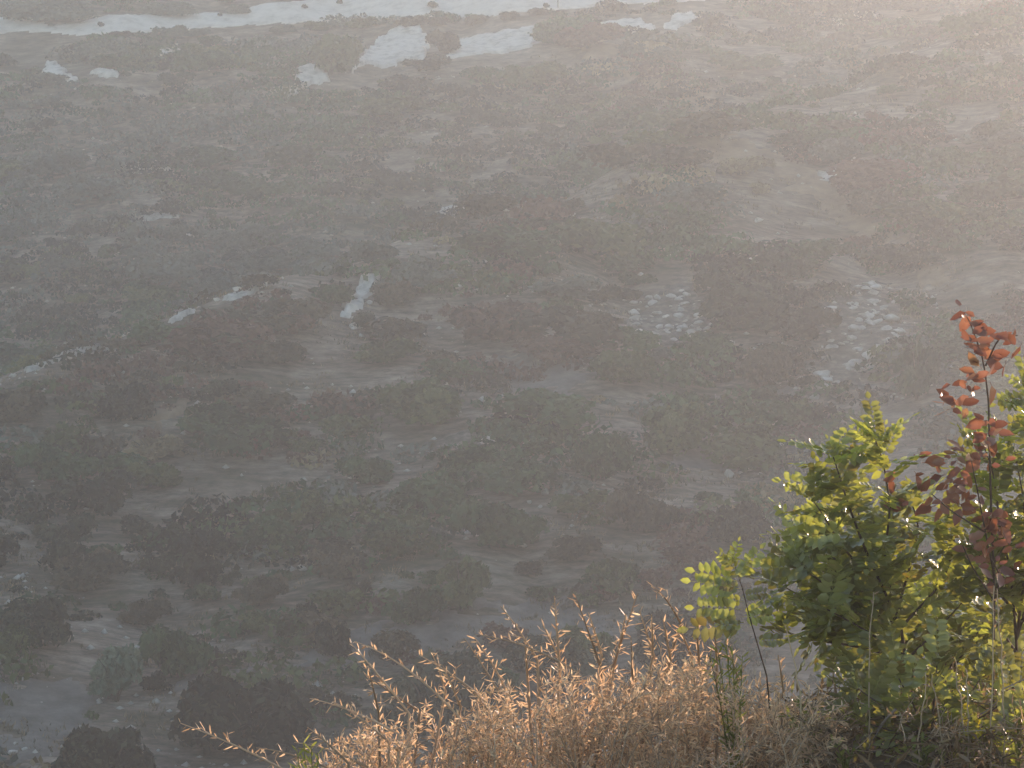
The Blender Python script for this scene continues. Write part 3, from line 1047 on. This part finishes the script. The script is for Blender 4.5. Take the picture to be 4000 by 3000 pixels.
def locust(rootpx, branches, label, leaf_scale=1.0, spacing=.045, extra=(), seed=1, limit=292, trunk_r=.013):
    r = np.random.default_rng(seed)
    base = P(*rootpx)
    base[2] = float(height(base[0], base[1])) - .03
    root = empty('locust_sapling', base)
    tag(root, label, 'sapling', 'green leafy saplings at the right')
    o3 = Vector(base)
    nleaf = 0
    trunk_top = None
    for k, br in enumerate(branches):
        pts = poly3(br)
        m_ = MB()
        if k == 0:
            pts = np.vstack([base, pts])
        seg = np.linalg.norm(np.diff(pts, axis=0), axis=1)
        tot = seg.sum()
        tube(m_, pts - base, trunk_r if k == 0 else .006, trunk_r * .4 if k == 0 else .002, 5, r.random())
        m_.build('trunk' if k == 0 else 'branch', M_LBARK, root, smooth=True)
        if k == 0:
            continue
        cum = np.concatenate([[0], np.cumsum(seg)])
        s = tot * .22
        phi = r.uniform(0, 6.28)
        while s < tot and nleaf < limit:
            q = np.array([np.interp(s, cum, pts[:, c]) for c in range(3)])
            q2 = np.array([np.interp(min(s + .02, tot), cum, pts[:, c]) for c in range(3)])
            tg = unit(q2 - q + 1e-6)
            phi += 2.4 + r.normal(0, .35)
            a = unit(np.cross(tg, [0.2, .3, 1]))
            b = np.cross(tg, a)
            d = unit(.35 * tg + math.cos(phi) * a + math.sin(phi) * b + np.array([0, 0, .25]) + .2 * r.normal(size=3))
            up = unit(np.array([0, -.1, 1]) + .27 * r.normal(size=3))
            place_leaf(LLEAF[r.integers(0, len(LLEAF))], q, d, up, root, leaf_scale * r.uniform(.8, 1.12))
            nleaf += 1
            s += spacing * r.uniform(.7, 1.3)
        # end spray
        for e in range(3):
            d = unit(unit(pts[-1] - pts[-3]) + .6 * r.normal(size=3) + np.array([0, 0, .3]))
            place_leaf((LYOUNG if e == 2 else LLEAF)[r.integers(0, 3)], pts[-1], d, [.2, -.3, 1], root, r.uniform(.75, 1.0))
    for bx, by, tx, ty, dep, yg in extra:
        b, t = P(bx, by, dep), P(tx, ty, dep + r.uniform(-.06, .02))
        me = (LYOUNG if yg else LLEAF)[r.integers(0, 3 if yg else len(LLEAF))]
        L0 = .095 if yg else max(v.co.y for v in me.vertices)
        place_leaf(me, b, t - b, [r.normal(0, .2), -1.0, .45], root, np.linalg.norm(t - b) / L0)
    return root


locust((3040, 3000, 12.05),
       [[(2995, 2640, 12.05), (2960, 2520, 12.05), (2925, 2400, 12.05), (2898, 2290, 12.05), (2872, 2215, 12.05)]],
       'small light green sapling left of the others, among dry twigs', extra=[
           (2885, 2300, 2672, 2262, 12.05, 0), (2880, 2270, 2685, 2212, 12.07, 0), (2895, 2380, 2676, 2362, 12.03, 0), (2905, 2430, 2655, 2458, 12.05, 0),
           (2890, 2250, 2992, 2125, 12.05, 0), (2860, 2215, 2800, 2155, 12.05, 1), (2855, 2200, 2893, 2110, 12.05, 1), (2895, 2260, 2830, 2150, 12.07, 1),
           (2955, 2225, 3130, 2215, 12.07, 0), (2905, 2400, 3010, 2350, 12.05, 0), (2900, 2330, 3020, 2300, 12.0, 0), (2900, 2410, 3060, 2400, 12.1, 0),
           (2890, 2300, 2790, 2270, 11.95, 0), (2900, 2350, 2800, 2330, 12.15, 0), (2950, 2500, 3090, 2500, 12.05, 0), (2905, 2440, 2790, 2440, 12.0, 0),
           (2880, 2260, 2930, 2160, 12.03, 0), (2885, 2290, 2760, 2300, 12.07, 0)], seed=3, trunk_r=.003)

T = (3520, 2450, 12.3)
locust((3570, 2880, 12.4), [
    [(3570, 2780, 12.4), (3540, 2600, 12.35), T],
    [T, (3450, 2200, 12.2), (3480, 1980, 12.1), (3450, 1800, 12.1), (3420, 1720, 12.1)],
    [T, (3380, 2150, 12.1), (3310, 1960, 12.0), (3270, 1830, 12.0), (3250, 1770, 12.0)],
    [(3480, 2350, 12.3), (3300, 2150, 12.1), (3220, 2020, 12.0), (3180, 1960, 12.0)],
    [T, (3280, 2330, 12.1), (3180, 2250, 12.0), (3130, 2230, 12.0)],
    [(3500, 2400, 12.3), (3560, 2200, 12.4), (3590, 2050, 12.4), (3560, 1960, 12.4)],
    [T, (3680, 2280, 12.5), (3730, 2140, 12.5), (3720, 2060, 12.5)],
    [(3530, 2560, 12.35), (3360, 2450, 12.1), (3230, 2380, 12.0)],
    [(3540, 2580, 12.35), (3680, 2440, 12.4), (3780, 2330, 12.5)],
    [T, (3420, 2280, 12.6), (3360, 2080, 12.7), (3350, 1950, 12.7)],
    [(3480, 2350, 12.3), (3330, 2260, 12.5), (3240, 2130, 12.5)],
    [(3540, 2600, 12.35), (3450, 2480, 12.7), (3300, 2440, 12.8)],
    [(3500, 2420, 12.3), (3280, 2380, 12.2), (3130, 2330, 12.2), (3060, 2290, 12.2)],
    [(3530, 2570, 12.3), (3320, 2520, 12.2), (3170, 2500, 12.2), (3080, 2470, 12.2)],
    [(3480, 2360, 12.3), (3260, 2180, 12.3), (3140, 2100, 12.3)],
], 'bushy green sapling at the right, tallest below the red leaves', extra=[
    (3260, 1900, 3022, 1872, 12.0, 0), (3270, 1790, 3235, 1695, 12.0, 0), (3420, 1740, 3335, 1665, 12.1, 1), (3430, 1730, 3385, 1660, 12.1, 1),
    (3450, 1780, 3522, 1635, 12.1, 0), (3440, 1760, 3470, 1640, 12.1, 0), (3250, 1950, 3180, 1795, 12.0, 1), (3240, 2000, 3060, 2005, 12.0, 0),
    (3300, 2080, 3090, 2085, 12.0, 0), (3200, 2230, 2975, 2200, 12.0, 0), (3180, 2250, 3060, 2130, 12.0, 0), (3300, 1800, 3250, 1720, 12.05, 0)],
    seed=4, spacing=.027)

locust((3980, 2900, 12.7), [
    [(3980, 2780, 12.7), (3970, 2500, 12.6)],
    [(3970, 2500, 12.6), (3950, 2250, 12.5), (3900, 2000, 12.4), (3880, 1850, 12.4), (3850, 1760, 12.4)],
    [(3970, 2500, 12.6), (4010, 2200, 12.5), (4000, 1950, 12.5), (3960, 1750, 12.5)],
    [(3970, 2500, 12.6), (4060, 2200, 12.6), (4090, 1900, 12.6), (4060, 1650, 12.6), (4030, 1530, 12.6)],
    [(3970, 2400, 12.6), (3850, 2250, 12.4), (3820, 2150, 12.4)],
    [(3970, 2450, 12.6), (4080, 2350, 12.5), (4110, 2200, 12.5)],
    [(3970, 2550, 12.6), (3880, 2420, 12.7), (3850, 2300, 12.8)],
], 'green sapling cut by the right edge, behind the red leaves', extra=[
    (3850, 1775, 3706, 1715, 12.4, 0), (3850, 1760, 3870, 1620, 12.4, 0), (4010, 1560, 3862, 1552, 12.6, 0), (4030, 1530, 3930, 1465, 12.6, 0),
    (4030, 1520, 3995, 1425, 12.6, 0), (4050, 1650, 3900, 1640, 12.6, 0), (3900, 1900, 3740, 1880, 12.4, 0), (3870, 1800, 3960, 1690, 12.5, 0)],
    seed=6, spacing=.023, limit=285)

locust((3700, 2950, 13.5), [
    [(3700, 2850, 13.5), (3690, 2650, 13.5)],
    [(3690, 2700, 13.5), (3500, 2560, 13.5), (3350, 2480, 13.4), (3200, 2430, 13.4)],
    [(3690, 2650, 13.5), (3560, 2450, 13.5), (3480, 2320, 13.4)],
    [(3690, 2650, 13.5), (3700, 2450, 13.5), (3680, 2280, 13.5)],
    [(3690, 2650, 13.5), (3820, 2480, 13.5), (3880, 2330, 13.5)],
    [(3690, 2700, 13.5), (3880, 2600, 13.5), (4020, 2480, 13.5)],
    [(3690, 2720, 13.5), (3550, 2650, 13.3), (3400, 2600, 13.2)],
    [(3690, 2720, 13.5), (3800, 2650, 13.3), (3980, 2600, 13.2)],
    [(3690, 2650, 13.5), (3620, 2520, 13.8), (3560, 2400, 13.9)],
    [(3690, 2650, 13.5), (3760, 2520, 13.8), (3800, 2400, 13.9)],
], 'shaded dark sapling behind the others in the lower right', seed=8, spacing=.022, leaf_scale=1.15)

locust((3640, 3150, 12.0), [
    [(3640, 3000, 12.0), (3640, 2900, 12.0)],
    [(3640, 2920, 12.0), (3480, 2780, 11.95), (3350, 2690, 11.9)],
    [(3640, 2900, 12.0), (3560, 2740, 12.0), (3500, 2630, 12.0)],
    [(3640, 2880, 12.0), (3650, 2720, 12.1), (3660, 2600, 12.1)],
    [(3640, 2900, 12.0), (3760, 2760, 12.1), (3830, 2650, 12.1)],
    [(3640, 2920, 12.0), (3840, 2800, 12.0), (3980, 2700, 12.0)],
    [(3640, 2940, 12.0), (3500, 2860, 11.9), (3400, 2830, 11.9)],
    [(3640, 2940, 12.0), (3820, 2880, 11.9), (3960, 2860, 11.9)],
], 'low shaded sapling at the bottom right, under the bushy one', seed=12, spacing=.03, leaf_scale=.95)

# ------------------------------------------------------------------ foreground: red leaved shrub
def red_leaf(seed):
    r = np.random.default_rng(seed)
    m_ = MB()
    leaves(m_, np.array([[0, .012, 0]]), np.array([[0, 1.0, r.normal(0, .1)]]), np.array([[r.normal(0, .2), 0, 1]]), .058, .036, np.array([.5]), fold=r.uniform(.08, .32), widest=r.uniform(.38, .5), bend=r.uniform(.0, .5))
    tube(m_, np.array([[0, 0, 0], [0, .014, 0]]), .001, .0008, 3, .3)
    return m_.mesh('leaf', M_REDLEAF, smooth=True)


RLEAF = [red_leaf(600 + k) for k in range(12)]


def red_shrub():
    r = np.random.default_rng(9)
    base = P(3880, 2860, 12.2)
    base[2] = float(height(base[0], base[1])) - .03
    root = empty('red_leaved_shrub', base)
    tag(root, 'slender shrub with rust red leaves rising above the green saplings', 'shrub')
    stems = [
        [(3880, 2600, 12.2), (3885, 2300, 12.2), (3872, 2000, 12.2), (3866, 1760, 12.2), (3862, 1560, 12.2), (3840, 1400, 12.2), (3790, 1260, 12.2), (3768, 1225, 12.2)],
        [(3885, 2250, 12.2), (3850, 2080, 12.1), (3815, 1900, 12.1), (3790, 1780, 12.1)],
        [(3850, 2080, 12.15), (3720, 2000, 12.0), (3640, 1930, 12.0)],
        [(3885, 2200, 12.2), (3930, 2120, 12.2), (3960, 2080, 12.2)],
        [(3850, 1430, 12.2), (3900, 1320, 12.2), (3975, 1310, 12.2)],
        [(3885, 2350, 12.2), (3800, 2220, 12.1), (3760, 2130, 12.1)],
        [(3885, 2350, 12.2), (3910, 2250, 12.1), (3870, 2180, 12.0)],
    ]
    for k, st in enumerate(stems):
        pts = poly3(st)
        if k == 0:
            pts = np.vstack([base, pts])
        m_ = MB()
        tube(m_, pts - base, .006 if k == 0 else .004, .0018, 5, .5)
        m_.build('stem' if k == 0 else 'branch', M_LBARK, root, smooth=True)
    clus = [(3768, 1228, 4), (3800, 1245, 3), (3815, 1275, 3), (3765, 1310, 2), (3775, 1345, 5), (3815, 1360, 5), (3850, 1380, 6), (3870, 1320, 3), (3905, 1305, 3), (3945, 1325, 4), (3975, 1312, 3),
            (3855, 1420, 5), (3895, 1415, 2), (3760, 1490, 5), (3800, 1475, 5), (3840, 1475, 4), (3780, 1525, 4), (3685, 1590, 4), (3730, 1580, 4), (3762, 1605, 3),
            (3865, 1640, 5), (3880, 1690, 5), (3850, 1720, 5), (3725, 1790, 5), (3780, 1770, 6), (3830, 1760, 5), (3860, 1790, 5), (3700, 1850, 3), (3780, 1840, 5), (3740, 1900, 5), (3800, 1900, 5),
            (3650, 1950, 4), (3700, 1960, 5), (3760, 1960, 5), (3830, 1990, 6), (3880, 2030, 6), (3930, 2060, 5), (3840, 2060, 5), (3890, 2100, 6), (3850, 2200, 6), (3910, 2220, 6), (3880, 2270, 5), (3620, 1930, 3),
            (3500, 1870, 3), (3570, 1800, 3), (3560, 1860, 3), (3540, 1960, 4), (3520, 2010, 3), (3950, 2130, 4), (3780, 2150, 3)]
    for cx, cy, nn in clus:
        for q in range(max(1, round(nn * .95))):
            b = P(cx + r.normal(0, 22), cy + r.normal(0, 14), 12.12 + r.normal(0, .06))
            d = unit(np.array([r.normal(-.1, .8), r.normal(-.1, .5), r.normal(.1, .5)]))
            place_leaf(RLEAF[r.integers(0, 12)], b, d, [r.normal(0, .8), -.7, .6], root, r.uniform(.5, 1.25))


red_shrub()

# ------------------------------------------------------------------ foreground: dry thorny shrubs
def dress(mt, ml, pts, r, start=.35, step=.016, ll=(.020, .042), lw=.0056, twigs=True, twig_every=.05, tw=(.05, .16), tint=.5):
    """leaves and side twigs along a stem"""
    seg = np.linalg.norm(np.diff(pts, axis=0), axis=1)
    cum = np.concatenate([[0], np.cumsum(seg)])
    tot = cum[-1]

    def at(s):
        return np.stack([np.interp(s, cum, pts[:, c]) for c in range(3)], -1)
    s = np.arange(tot * start, tot, step)
    s = s + r.normal(0, step * .3, len(s))
    q = at(s)
    tg = unit(at(np.minimum(s + .01, tot)) - at(s - .01))
    d = unit(tg * .6 + rperp(tg, r) * r.uniform(.4, 1.2, (len(s), 1)))
    leaves(ml, q, d, r.normal(size=d.shape), r.uniform(*ll, len(s)), lw * r.uniform(.7, 1.3, len(s)), np.clip(tint + r.normal(0, .2, len(s)), 0, 1))
    if twigs:
        for st in np.arange(tot * start, tot * .97, twig_every):
            a = at(np.array([st]))[0]
            t0 = unit(at(np.array([min(st + .02, tot)]))[0] - a)
            d0 = unit(t0 * .8 + rperp(t0[None], r)[0] * .9 + np.array([0, 0, .1]))
            L = r.uniform(*tw) * (1.15 - .7 * st / tot)
            e = a + d0 * L
            c = a + d0 * L * .5 + r.normal(size=3) * L * .1
            tp = bez(a, c, e, 5)
            tube(mt, tp, .0022, .0009, 3, r.random())
            dress(mt, ml, tp, r, .1, step, ll, lw, False, tint=tint)


def dry_shrub(rootpx, tips, top, fill, label, seed, leafm, tint=.5, name='dry_shrub', step=.0125, fill_depth=(11.5, 12.5)):
    r = np.random.default_rng(seed)
    base = P(*rootpx)
    base[2] = float(height(base[0], base[1])) - .03
    root = empty(name, base)
    tag(root, label, 'shrub')
    # single branches that stand out against the slope
    for sx, sy, tx, ty, dep, bow in tips:
        tip, a = P(tx, ty, dep), P(sx, sy, dep + .15)
        c = (a + tip) / 2 + np.array([0, 0, bow])
        pts = np.vstack([bez(base, (base + a) / 2 + [0, 0, .05], a, 4)[:-1], bez(a, c, tip, 14)])
        mt, ml = MB(), MB()
        tube(mt, pts - base, .006, .0018, 4, r.random())
        dress(mt, ml, pts - base, r, .38, step * 1.5, twig_every=.075, tw=(.03, .10), tint=tint)
        b = mt.build('branch', M_TWIG, root)
        lv = ml.build('leaves', leafm, b)
        tag(lv, kind='stuff')
    # dense interior
    mt, ml = MB(), MB()
    xs = np.array([t[0] for t in top], float)
    ys = np.array([t[1] for t in top], float)
    for k in range(fill):
        X = r.uniform(xs[0], xs[-1])
        Y = np.interp(X, xs, ys) + 30 + 640 * r.random() ** 1.25 * 1.0
        tip = P(X, Y, r.uniform(*fill_depth))
        dr = tip - base
        a = tip - unit(dr * [1, 1, .6] + [0, 0, .25] + r.normal(0, .35, 3) * [1, 1, .5]) * r.uniform(.22, .42)
        c = (a + tip) / 2 + r.normal(0, .03, 3) + [0, 0, .04]
        pts = bez(a, c, tip, 8)
        tube(mt, np.vstack([bez(base, (base + a) / 2 + [0, 0, .05], a, 4)[:-1], pts]) - base, .004, .001, 3, r.random())
        dress(mt, ml, pts - base, r, .05, step, twig_every=.05, tint=tint)
    t_ = mt.build('twigs', M_TWIG, root)
    tag(t_, kind='stuff')
    l_ = ml.build('leaves', leafm, root)
    tag(l_, kind='stuff')
    return root


dry_shrub((1500, 3500, 11.7), [
    (1150, 3030, 705, 2825, 11.4, .02), (1560, 2870, 1210, 2728, 11.5, .03), (1800, 2810, 1385, 2505, 11.6, .075), (1600, 2790, 1372, 2515, 11.7, .01), (1520, 2900, 1300, 2740, 11.5, .02),
    (1360, 2980, 1200, 2840, 11.4, .01), (1640, 2780, 1430, 2640, 11.8, .0), (1990, 2780, 1815, 2495, 11.9, .02), (1740, 2700, 1690, 2560, 11.9, .02), (1480, 2790, 1440, 2620, 11.7, .01),
    (1280, 3000, 1000, 2920, 11.4, .02), (1900, 2740, 1640, 2560, 11.8, .02), (1440, 3000, 1150, 2900, 11.5, .03), (1800, 2760, 1730, 2600, 11.8, 0)],
    [(1150, 2930), (1250, 2890), (1400, 2820), (1560, 2760), (1700, 2700), (1850, 2660), (1950, 2640)], 150,
    'golden brown dry shrub with long bare twig tips at the bottom centre', 21, M_DRY, .5)

dry_shrub((2150, 3450, 12.0), [
    (2260, 2630, 1855, 2478, 11.9, .05), (1980, 2700, 1850, 2485, 12.0, .02), (2100, 2580, 1955, 2368, 12.0, .02), (2185, 2600, 2165, 2328, 12.0, .0), (2190, 2580, 2120, 2440, 12.1, .0),
    (2350, 2620, 2250, 2335, 12.1, .01), (2350, 2560, 2298, 2392, 12.1, .01), (2380, 2640, 2490, 2320, 12.2, .0), (2400, 2600, 2445, 2400, 12.2, 0), (2560, 2580, 2498, 2385, 12.2, .0),
    (2550, 2570, 2545, 2400, 12.1, 0), (2620, 2580, 2590, 2420, 12.1, 0), (2660, 2440, 2545, 2288, 12.2, .04), (2470, 2660, 2465, 2490, 12.0, 0), (2060, 2640, 2050, 2500, 12.0, .0)],
    [(1850, 2690), (1980, 2640), (2080, 2610), (2200, 2580), (2300, 2580), (2450, 2580), (2600, 2550), (2720, 2540)], 170,
    'dry golden brown shrub with upright tips left of the small sapling', 22, M_DRY, .5)

dry_shrub((2800, 3350, 12.1), [
    (2700, 2560, 2650, 2440, 12.1, 0), (2730, 2580, 2720, 2430, 12.1, 0), (2800, 2590, 2790, 2450, 12.1, 0), (2880, 2640, 2840, 2520, 12.1, 0), (3060, 2700, 3040, 2560, 12.2, 0)],
    [(2600, 2540), (2750, 2540), (2900, 2580), (3100, 2650), (3300, 2690)], 150,
    'brown dry shrub in shade under the small green sapling', 23, M_DRY, .5)

dry_shrub((3350, 3300, 12.4), [
    (3270, 2750, 3250, 2600, 12.3, 0), (3420, 2720, 3400, 2560, 12.3, 0), (3480, 2780, 3490, 2640, 12.3, 0)],
    [(3150, 2700), (3300, 2730), (3450, 2790), (3600, 2830), (3750, 2850)], 62,
    'withered dull brown shrub under the bushy green sapling', 24, M_DRYBR, .45)

dry_shrub((3850, 3300, 12.3), [
    (3740, 2760, 3720, 2590, 12.2, 0), (3780, 2790, 3770, 2640, 12.2, 0), (3650, 2800, 3630, 2640, 12.2, 0), (3940, 2830, 3960, 2700, 12.2, 0)],
    [(3600, 2830), (3750, 2810), (3900, 2790), (4080, 2770)], 42,
    'thin greyish dry shrub in the lower right corner', 25, M_DRYBR, .5)

# ------------------------------------------------------------------ foreground: weeds and stalks
def weed(tips, rootpx, label, name, leafm, stemm, cat, seed, ll=(.03, .055), lw=.016, step=.012, flowers=None, start=.25):
    r = np.random.default_rng(seed)
    base = P(*rootpx)
    base[2] = float(height(base[0], base[1])) - .03
    root = empty(name, base)
    tag(root, label, cat)
    for tx, ty, dep in tips:
        tip = P(tx, ty, dep)
        c = (base + tip) / 2 + np.array([(base[0] - tip[0]) * .25, 0, .1])
        pts = bez(base, c, tip, 10) - base
        mt, ml = MB(), MB()
        tube(mt, pts, .0035, .0014, 4, r.random())
        dress(mt, ml, pts, r, start, step, ll, lw, False, tint=.55)
        st = mt.build('stem', stemm, root)
        if ml.n:
            tag(ml.build('leaves', leafm, st), kind='stuff')
    for fx, fy, dep in flowers or ():
        m_ = MB()
        q = P(fx, fy, dep) - base
        a = np.arange(11) / 11 * 6.28
        d = np.stack([np.cos(a), np.full(11, -.35), np.sin(a)], -1)
        leaves(m_, np.repeat([[0, 0, 0]], 11, 0), d, np.repeat([[0, -1.0, .2]], 11, 0), .013, .0055, .5)
        bmv = np.array([[0, -.006, 0], [.004, -.003, 0], [0, -.003, .004], [-.004, -.003, 0], [0, -.003, -.004]])
        m_.add(bmv, [[0, 1, 2], [0, 2, 3], [0, 3, 4], [0, 4, 1]], .1)
        o = m_.build('flower', M_FLOWER, root)
        o.location = q
        o.rotation_euler = (r.normal(0, .3), r.normal(0, .3), r.normal(0, .4))
    return root


weed([(3770, 2780, 11.9), (3800, 2800, 11.9), (3830, 2850, 11.9), (3760, 2860, 11.9), (3810, 2900, 11.9), (3740, 2900, 11.9)], (3790, 3250, 11.9),
     'leafy green plant with small yellow flowers in the lower right', 'yellow_flowered_plant', M_WEED, M_WEED, 'flowering plant', 31,
     flowers=[(3772, 2758, 11.85), (3768, 2810, 11.85), (3818, 2818, 11.85), (3785, 2832, 11.85), (3825, 2850, 11.85), (3812, 2876, 11.85), (3770, 2860, 11.85), (3745, 2868, 11.85), (3838, 2866, 11.85)])
weed([(2800, 2530, 11.8), (2860, 2520, 11.8), (2770, 2560, 11.8), (2900, 2560, 11.8), (2835, 2500, 11.8)], (2880, 3100, 11.8),
     'yellow green weed rising from the brown shrub below the small sapling', 'green_weed', M_WEED, M_WEED, 'weed', 32, lw=.007)
weed([(1185, 2900, 11.3), (1160, 2930, 11.3), (1215, 2915, 11.3), (1240, 2940, 11.3)], (1250, 3400, 11.3),
     'yellow green tuft at the left foot of the golden shrub', 'green_weed', M_WEED, M_WEED, 'weed', 33, lw=.007)
weed([(3960, 2760, 11.8), (3990, 2820, 11.8), (4010, 2700, 11.8), (3930, 2860, 11.8)], (3980, 3200, 11.8),
     'green weed with narrow leaves at the right edge near the bottom', 'green_weed', M_WEED, M_WEED, 'weed', 34, lw=.012)
weed([(3600, 2900, 11.8), (3540, 2930, 11.8), (3660, 2920, 11.8), (3700, 2960, 11.8), (3480, 2960, 11.8)], (3600, 3250, 11.8),
     'low dark green weed at the bottom edge left of the yellow flowers', 'green_weed', M_WEED, M_WEED, 'weed', 35, lw=.016)
weed([(3300, 2960, 11.7), (3250, 2900, 11.7), (3350, 2930, 11.7)], (3300, 3250, 11.7),
     'low weed at the bottom edge under the withered brown shrub', 'green_weed', M_WEED, M_WEED, 'weed', 36, lw=.012)

weed([(3420, 2700, 12.1), (3360, 2740, 12.1), (3480, 2750, 12.1), (3540, 2720, 12.1), (3300, 2790, 12.1), (3450, 2820, 12.1)], (3430, 3150, 12.1),
     'broad leaved green weed under the bushy sapling', 'green_weed', M_WEED, M_WEED, 'weed', 37, ll=(.03, .06), lw=.022)
weed([(3680, 2720, 12.2), (3640, 2780, 12.2), (3720, 2760, 12.2), (3870, 2760, 12.2), (3900, 2820, 12.2), (3600, 2820, 12.2)], (3740, 3150, 12.2),
     'shaded green weed behind the yellow flowers', 'green_weed', M_WEED, M_WEED, 'weed', 38, ll=(.03, .06), lw=.02)
weed([(3120, 2720, 12.0), (3180, 2760, 12.0), (3060, 2790, 12.0), (3230, 2820, 12.0)], (3150, 3150, 12.0),
     'green weed among the brown twigs right of the small sapling', 'green_weed', M_WEED, M_WEED, 'weed', 39, ll=(.03, .055), lw=.016)

for k, (tx, ty, bx, by, dep, lab) in enumerate((
        (3884, 2290, 3872, 2900, 11.8, 'tall pale dry stalk, left of the close pair at the right'),
        (3898, 2300, 3925, 2900, 11.8, 'tall pale dry stalk, right of the close pair at the right'),
        (3412, 2310, 3395, 2800, 11.9, 'thin dry stalk in front of the bushy sapling'),
        (3068, 2440, 3130, 2720, 11.7, 'thin pale green stalk right of the small sapling'),
        (3618, 2620, 3590, 2900, 11.8, 'short dry stalk, left of two under the bushy sapling'),
        (3640, 2640, 3680, 2900, 11.8, 'short dry stalk, right of two under the bushy sapling'),
        (3730, 2580, 3765, 2860, 11.8, 'dry grey stalk with hanging scraps left of the yellow flowers'),
        (3775, 2610, 3780, 2860, 11.8, 'leaning dry stalk directly above the yellow flowers'))):
    r = np.random.default_rng(700 + k)
    base, tip = P(bx, by, dep), P(tx, ty, dep)
    g = base.copy()
    g[2] = float(height(base[0], base[1])) - .02
    pts = np.vstack([g, base, (base * .5 + tip * .5) + r.normal(0, .006, 3), tip])
    t = np.linspace(0, 3, 13)
    pts = np.stack([np.interp(t, np.arange(4), pts[:, c]) for c in range(3)], -1) + r.normal(0, .003, (13, 3))
    root = empty('dry_stalk', g)
    tag(root, lab, 'stalk', 'dry stalks at the right')
    mt, ml = MB(), MB()
    tube(mt, pts - g, .0038, .0018, 5, .6)
    if k in (0, 1, 2, 6, 7):
        dress(mt, ml, pts - g, r, .55, .035 if k != 6 else .016, (.015, .03), .006, False, tint=.6)
    mt.build('stem', M_STALK, root)
    if ml.n:
        tag(ml.build('leaves', M_DRYBR, root), kind='stuff')

for k, (ax, ay, bx, by, dep, lab) in enumerate((
        (3500, 2770, 3420, 2860, 11.8, 'short grey broken stick left of the yellow flowers'),
        (3690, 2850, 3740, 2800, 11.8, 'thin crossed dead twig beside the yellow flowers'),
        (3830, 2790, 3900, 2730, 11.9, 'forked dead twig right of the yellow flowers'),
        (3720, 2720, 4010, 2770, 12.0, 'long thin dead twig lying across the right corner'),
        (3920, 2690, 4020, 2640, 11.9, 'dead twig slanting out of the right edge'))):
    r = np.random.default_rng(720 + k)
    a, b = P(ax, ay, dep), P(bx, by, dep + .1)
    m_ = MB()
    tube(m_, bez(a, (a + b) / 2 + r.normal(0, .015, 3), b, 7) - a, .0055 if k == 0 else .003, .002, 5, .6)
    mid = (a + b) / 2
    e = mid + unit(b - a) * .08 + r.normal(0, .04, 3)
    tube(m_, bez(mid, (mid + e) / 2 + [0, 0, .01], e, 4) - a, .0022, .001, 4, .6)
    o = m_.build('dead_twig', M_DEAD)
    o.location = a
    tag(o, lab, 'twig')


def litter(n=9000):
    """dry leaves, grass and broken stems matted on the near bank"""
    r = np.random.default_rng(41)
    x = r.uniform(-.4, 2.6, n)
    y = r.uniform(10.6, 14.4, n)
    z = height(x, y)
    m_ = MB()
    d = unit(np.stack([r.normal(size=n), r.normal(size=n), np.abs(r.normal(.4, .5, n))], -1))
    leaves(m_, np.stack([x, y, z + r.uniform(0, .16, n)], -1), d, r.normal(size=(n, 3)), r.uniform(.03, .10, n), r.uniform(.004, .016, n), r.uniform(0, .9, n))
    o = m_.build('dry_litter', M_DRYBR)
    tag(o, 'matted dry grass and fallen leaves on the near bank', kind='stuff')


litter()

# ------------------------------------------------------------------ haze
hv, nt, N, L = mat_new('haze')
pv = N.new('ShaderNodeVolumePrincipled')
pv.inputs['Color'].default_value = (.82, .90, 1.0, 1)
pv.inputs['Density'].default_value = HAZE_DENSITY
pv.inputs['Anisotropy'].default_value = HAZE_G
out = N.new('ShaderNodeOutputMaterial')
L.new(pv.outputs[0], out.inputs['Volume'])
mb = MB()
x0, x1, y0, y1, z0, z1 = -310, 310, -100, 440, -47, 19
mb.add([[x0, y0, z0], [x1, y0, z0], [x1, y1, z0], [x0, y1, z0], [x0, y0, z1], [x1, y0, z1], [x1, y1, z1], [x0, y1, z1]],
       [[0, 3, 2, 1], [4, 5, 6, 7], [0, 1, 5, 4], [1, 2, 6, 5], [2, 3, 7, 6], [3, 0, 4, 7]])
hz = mb.build('haze', hv)
tag(hz, 'pale morning haze filling the valley', kind='stuff')
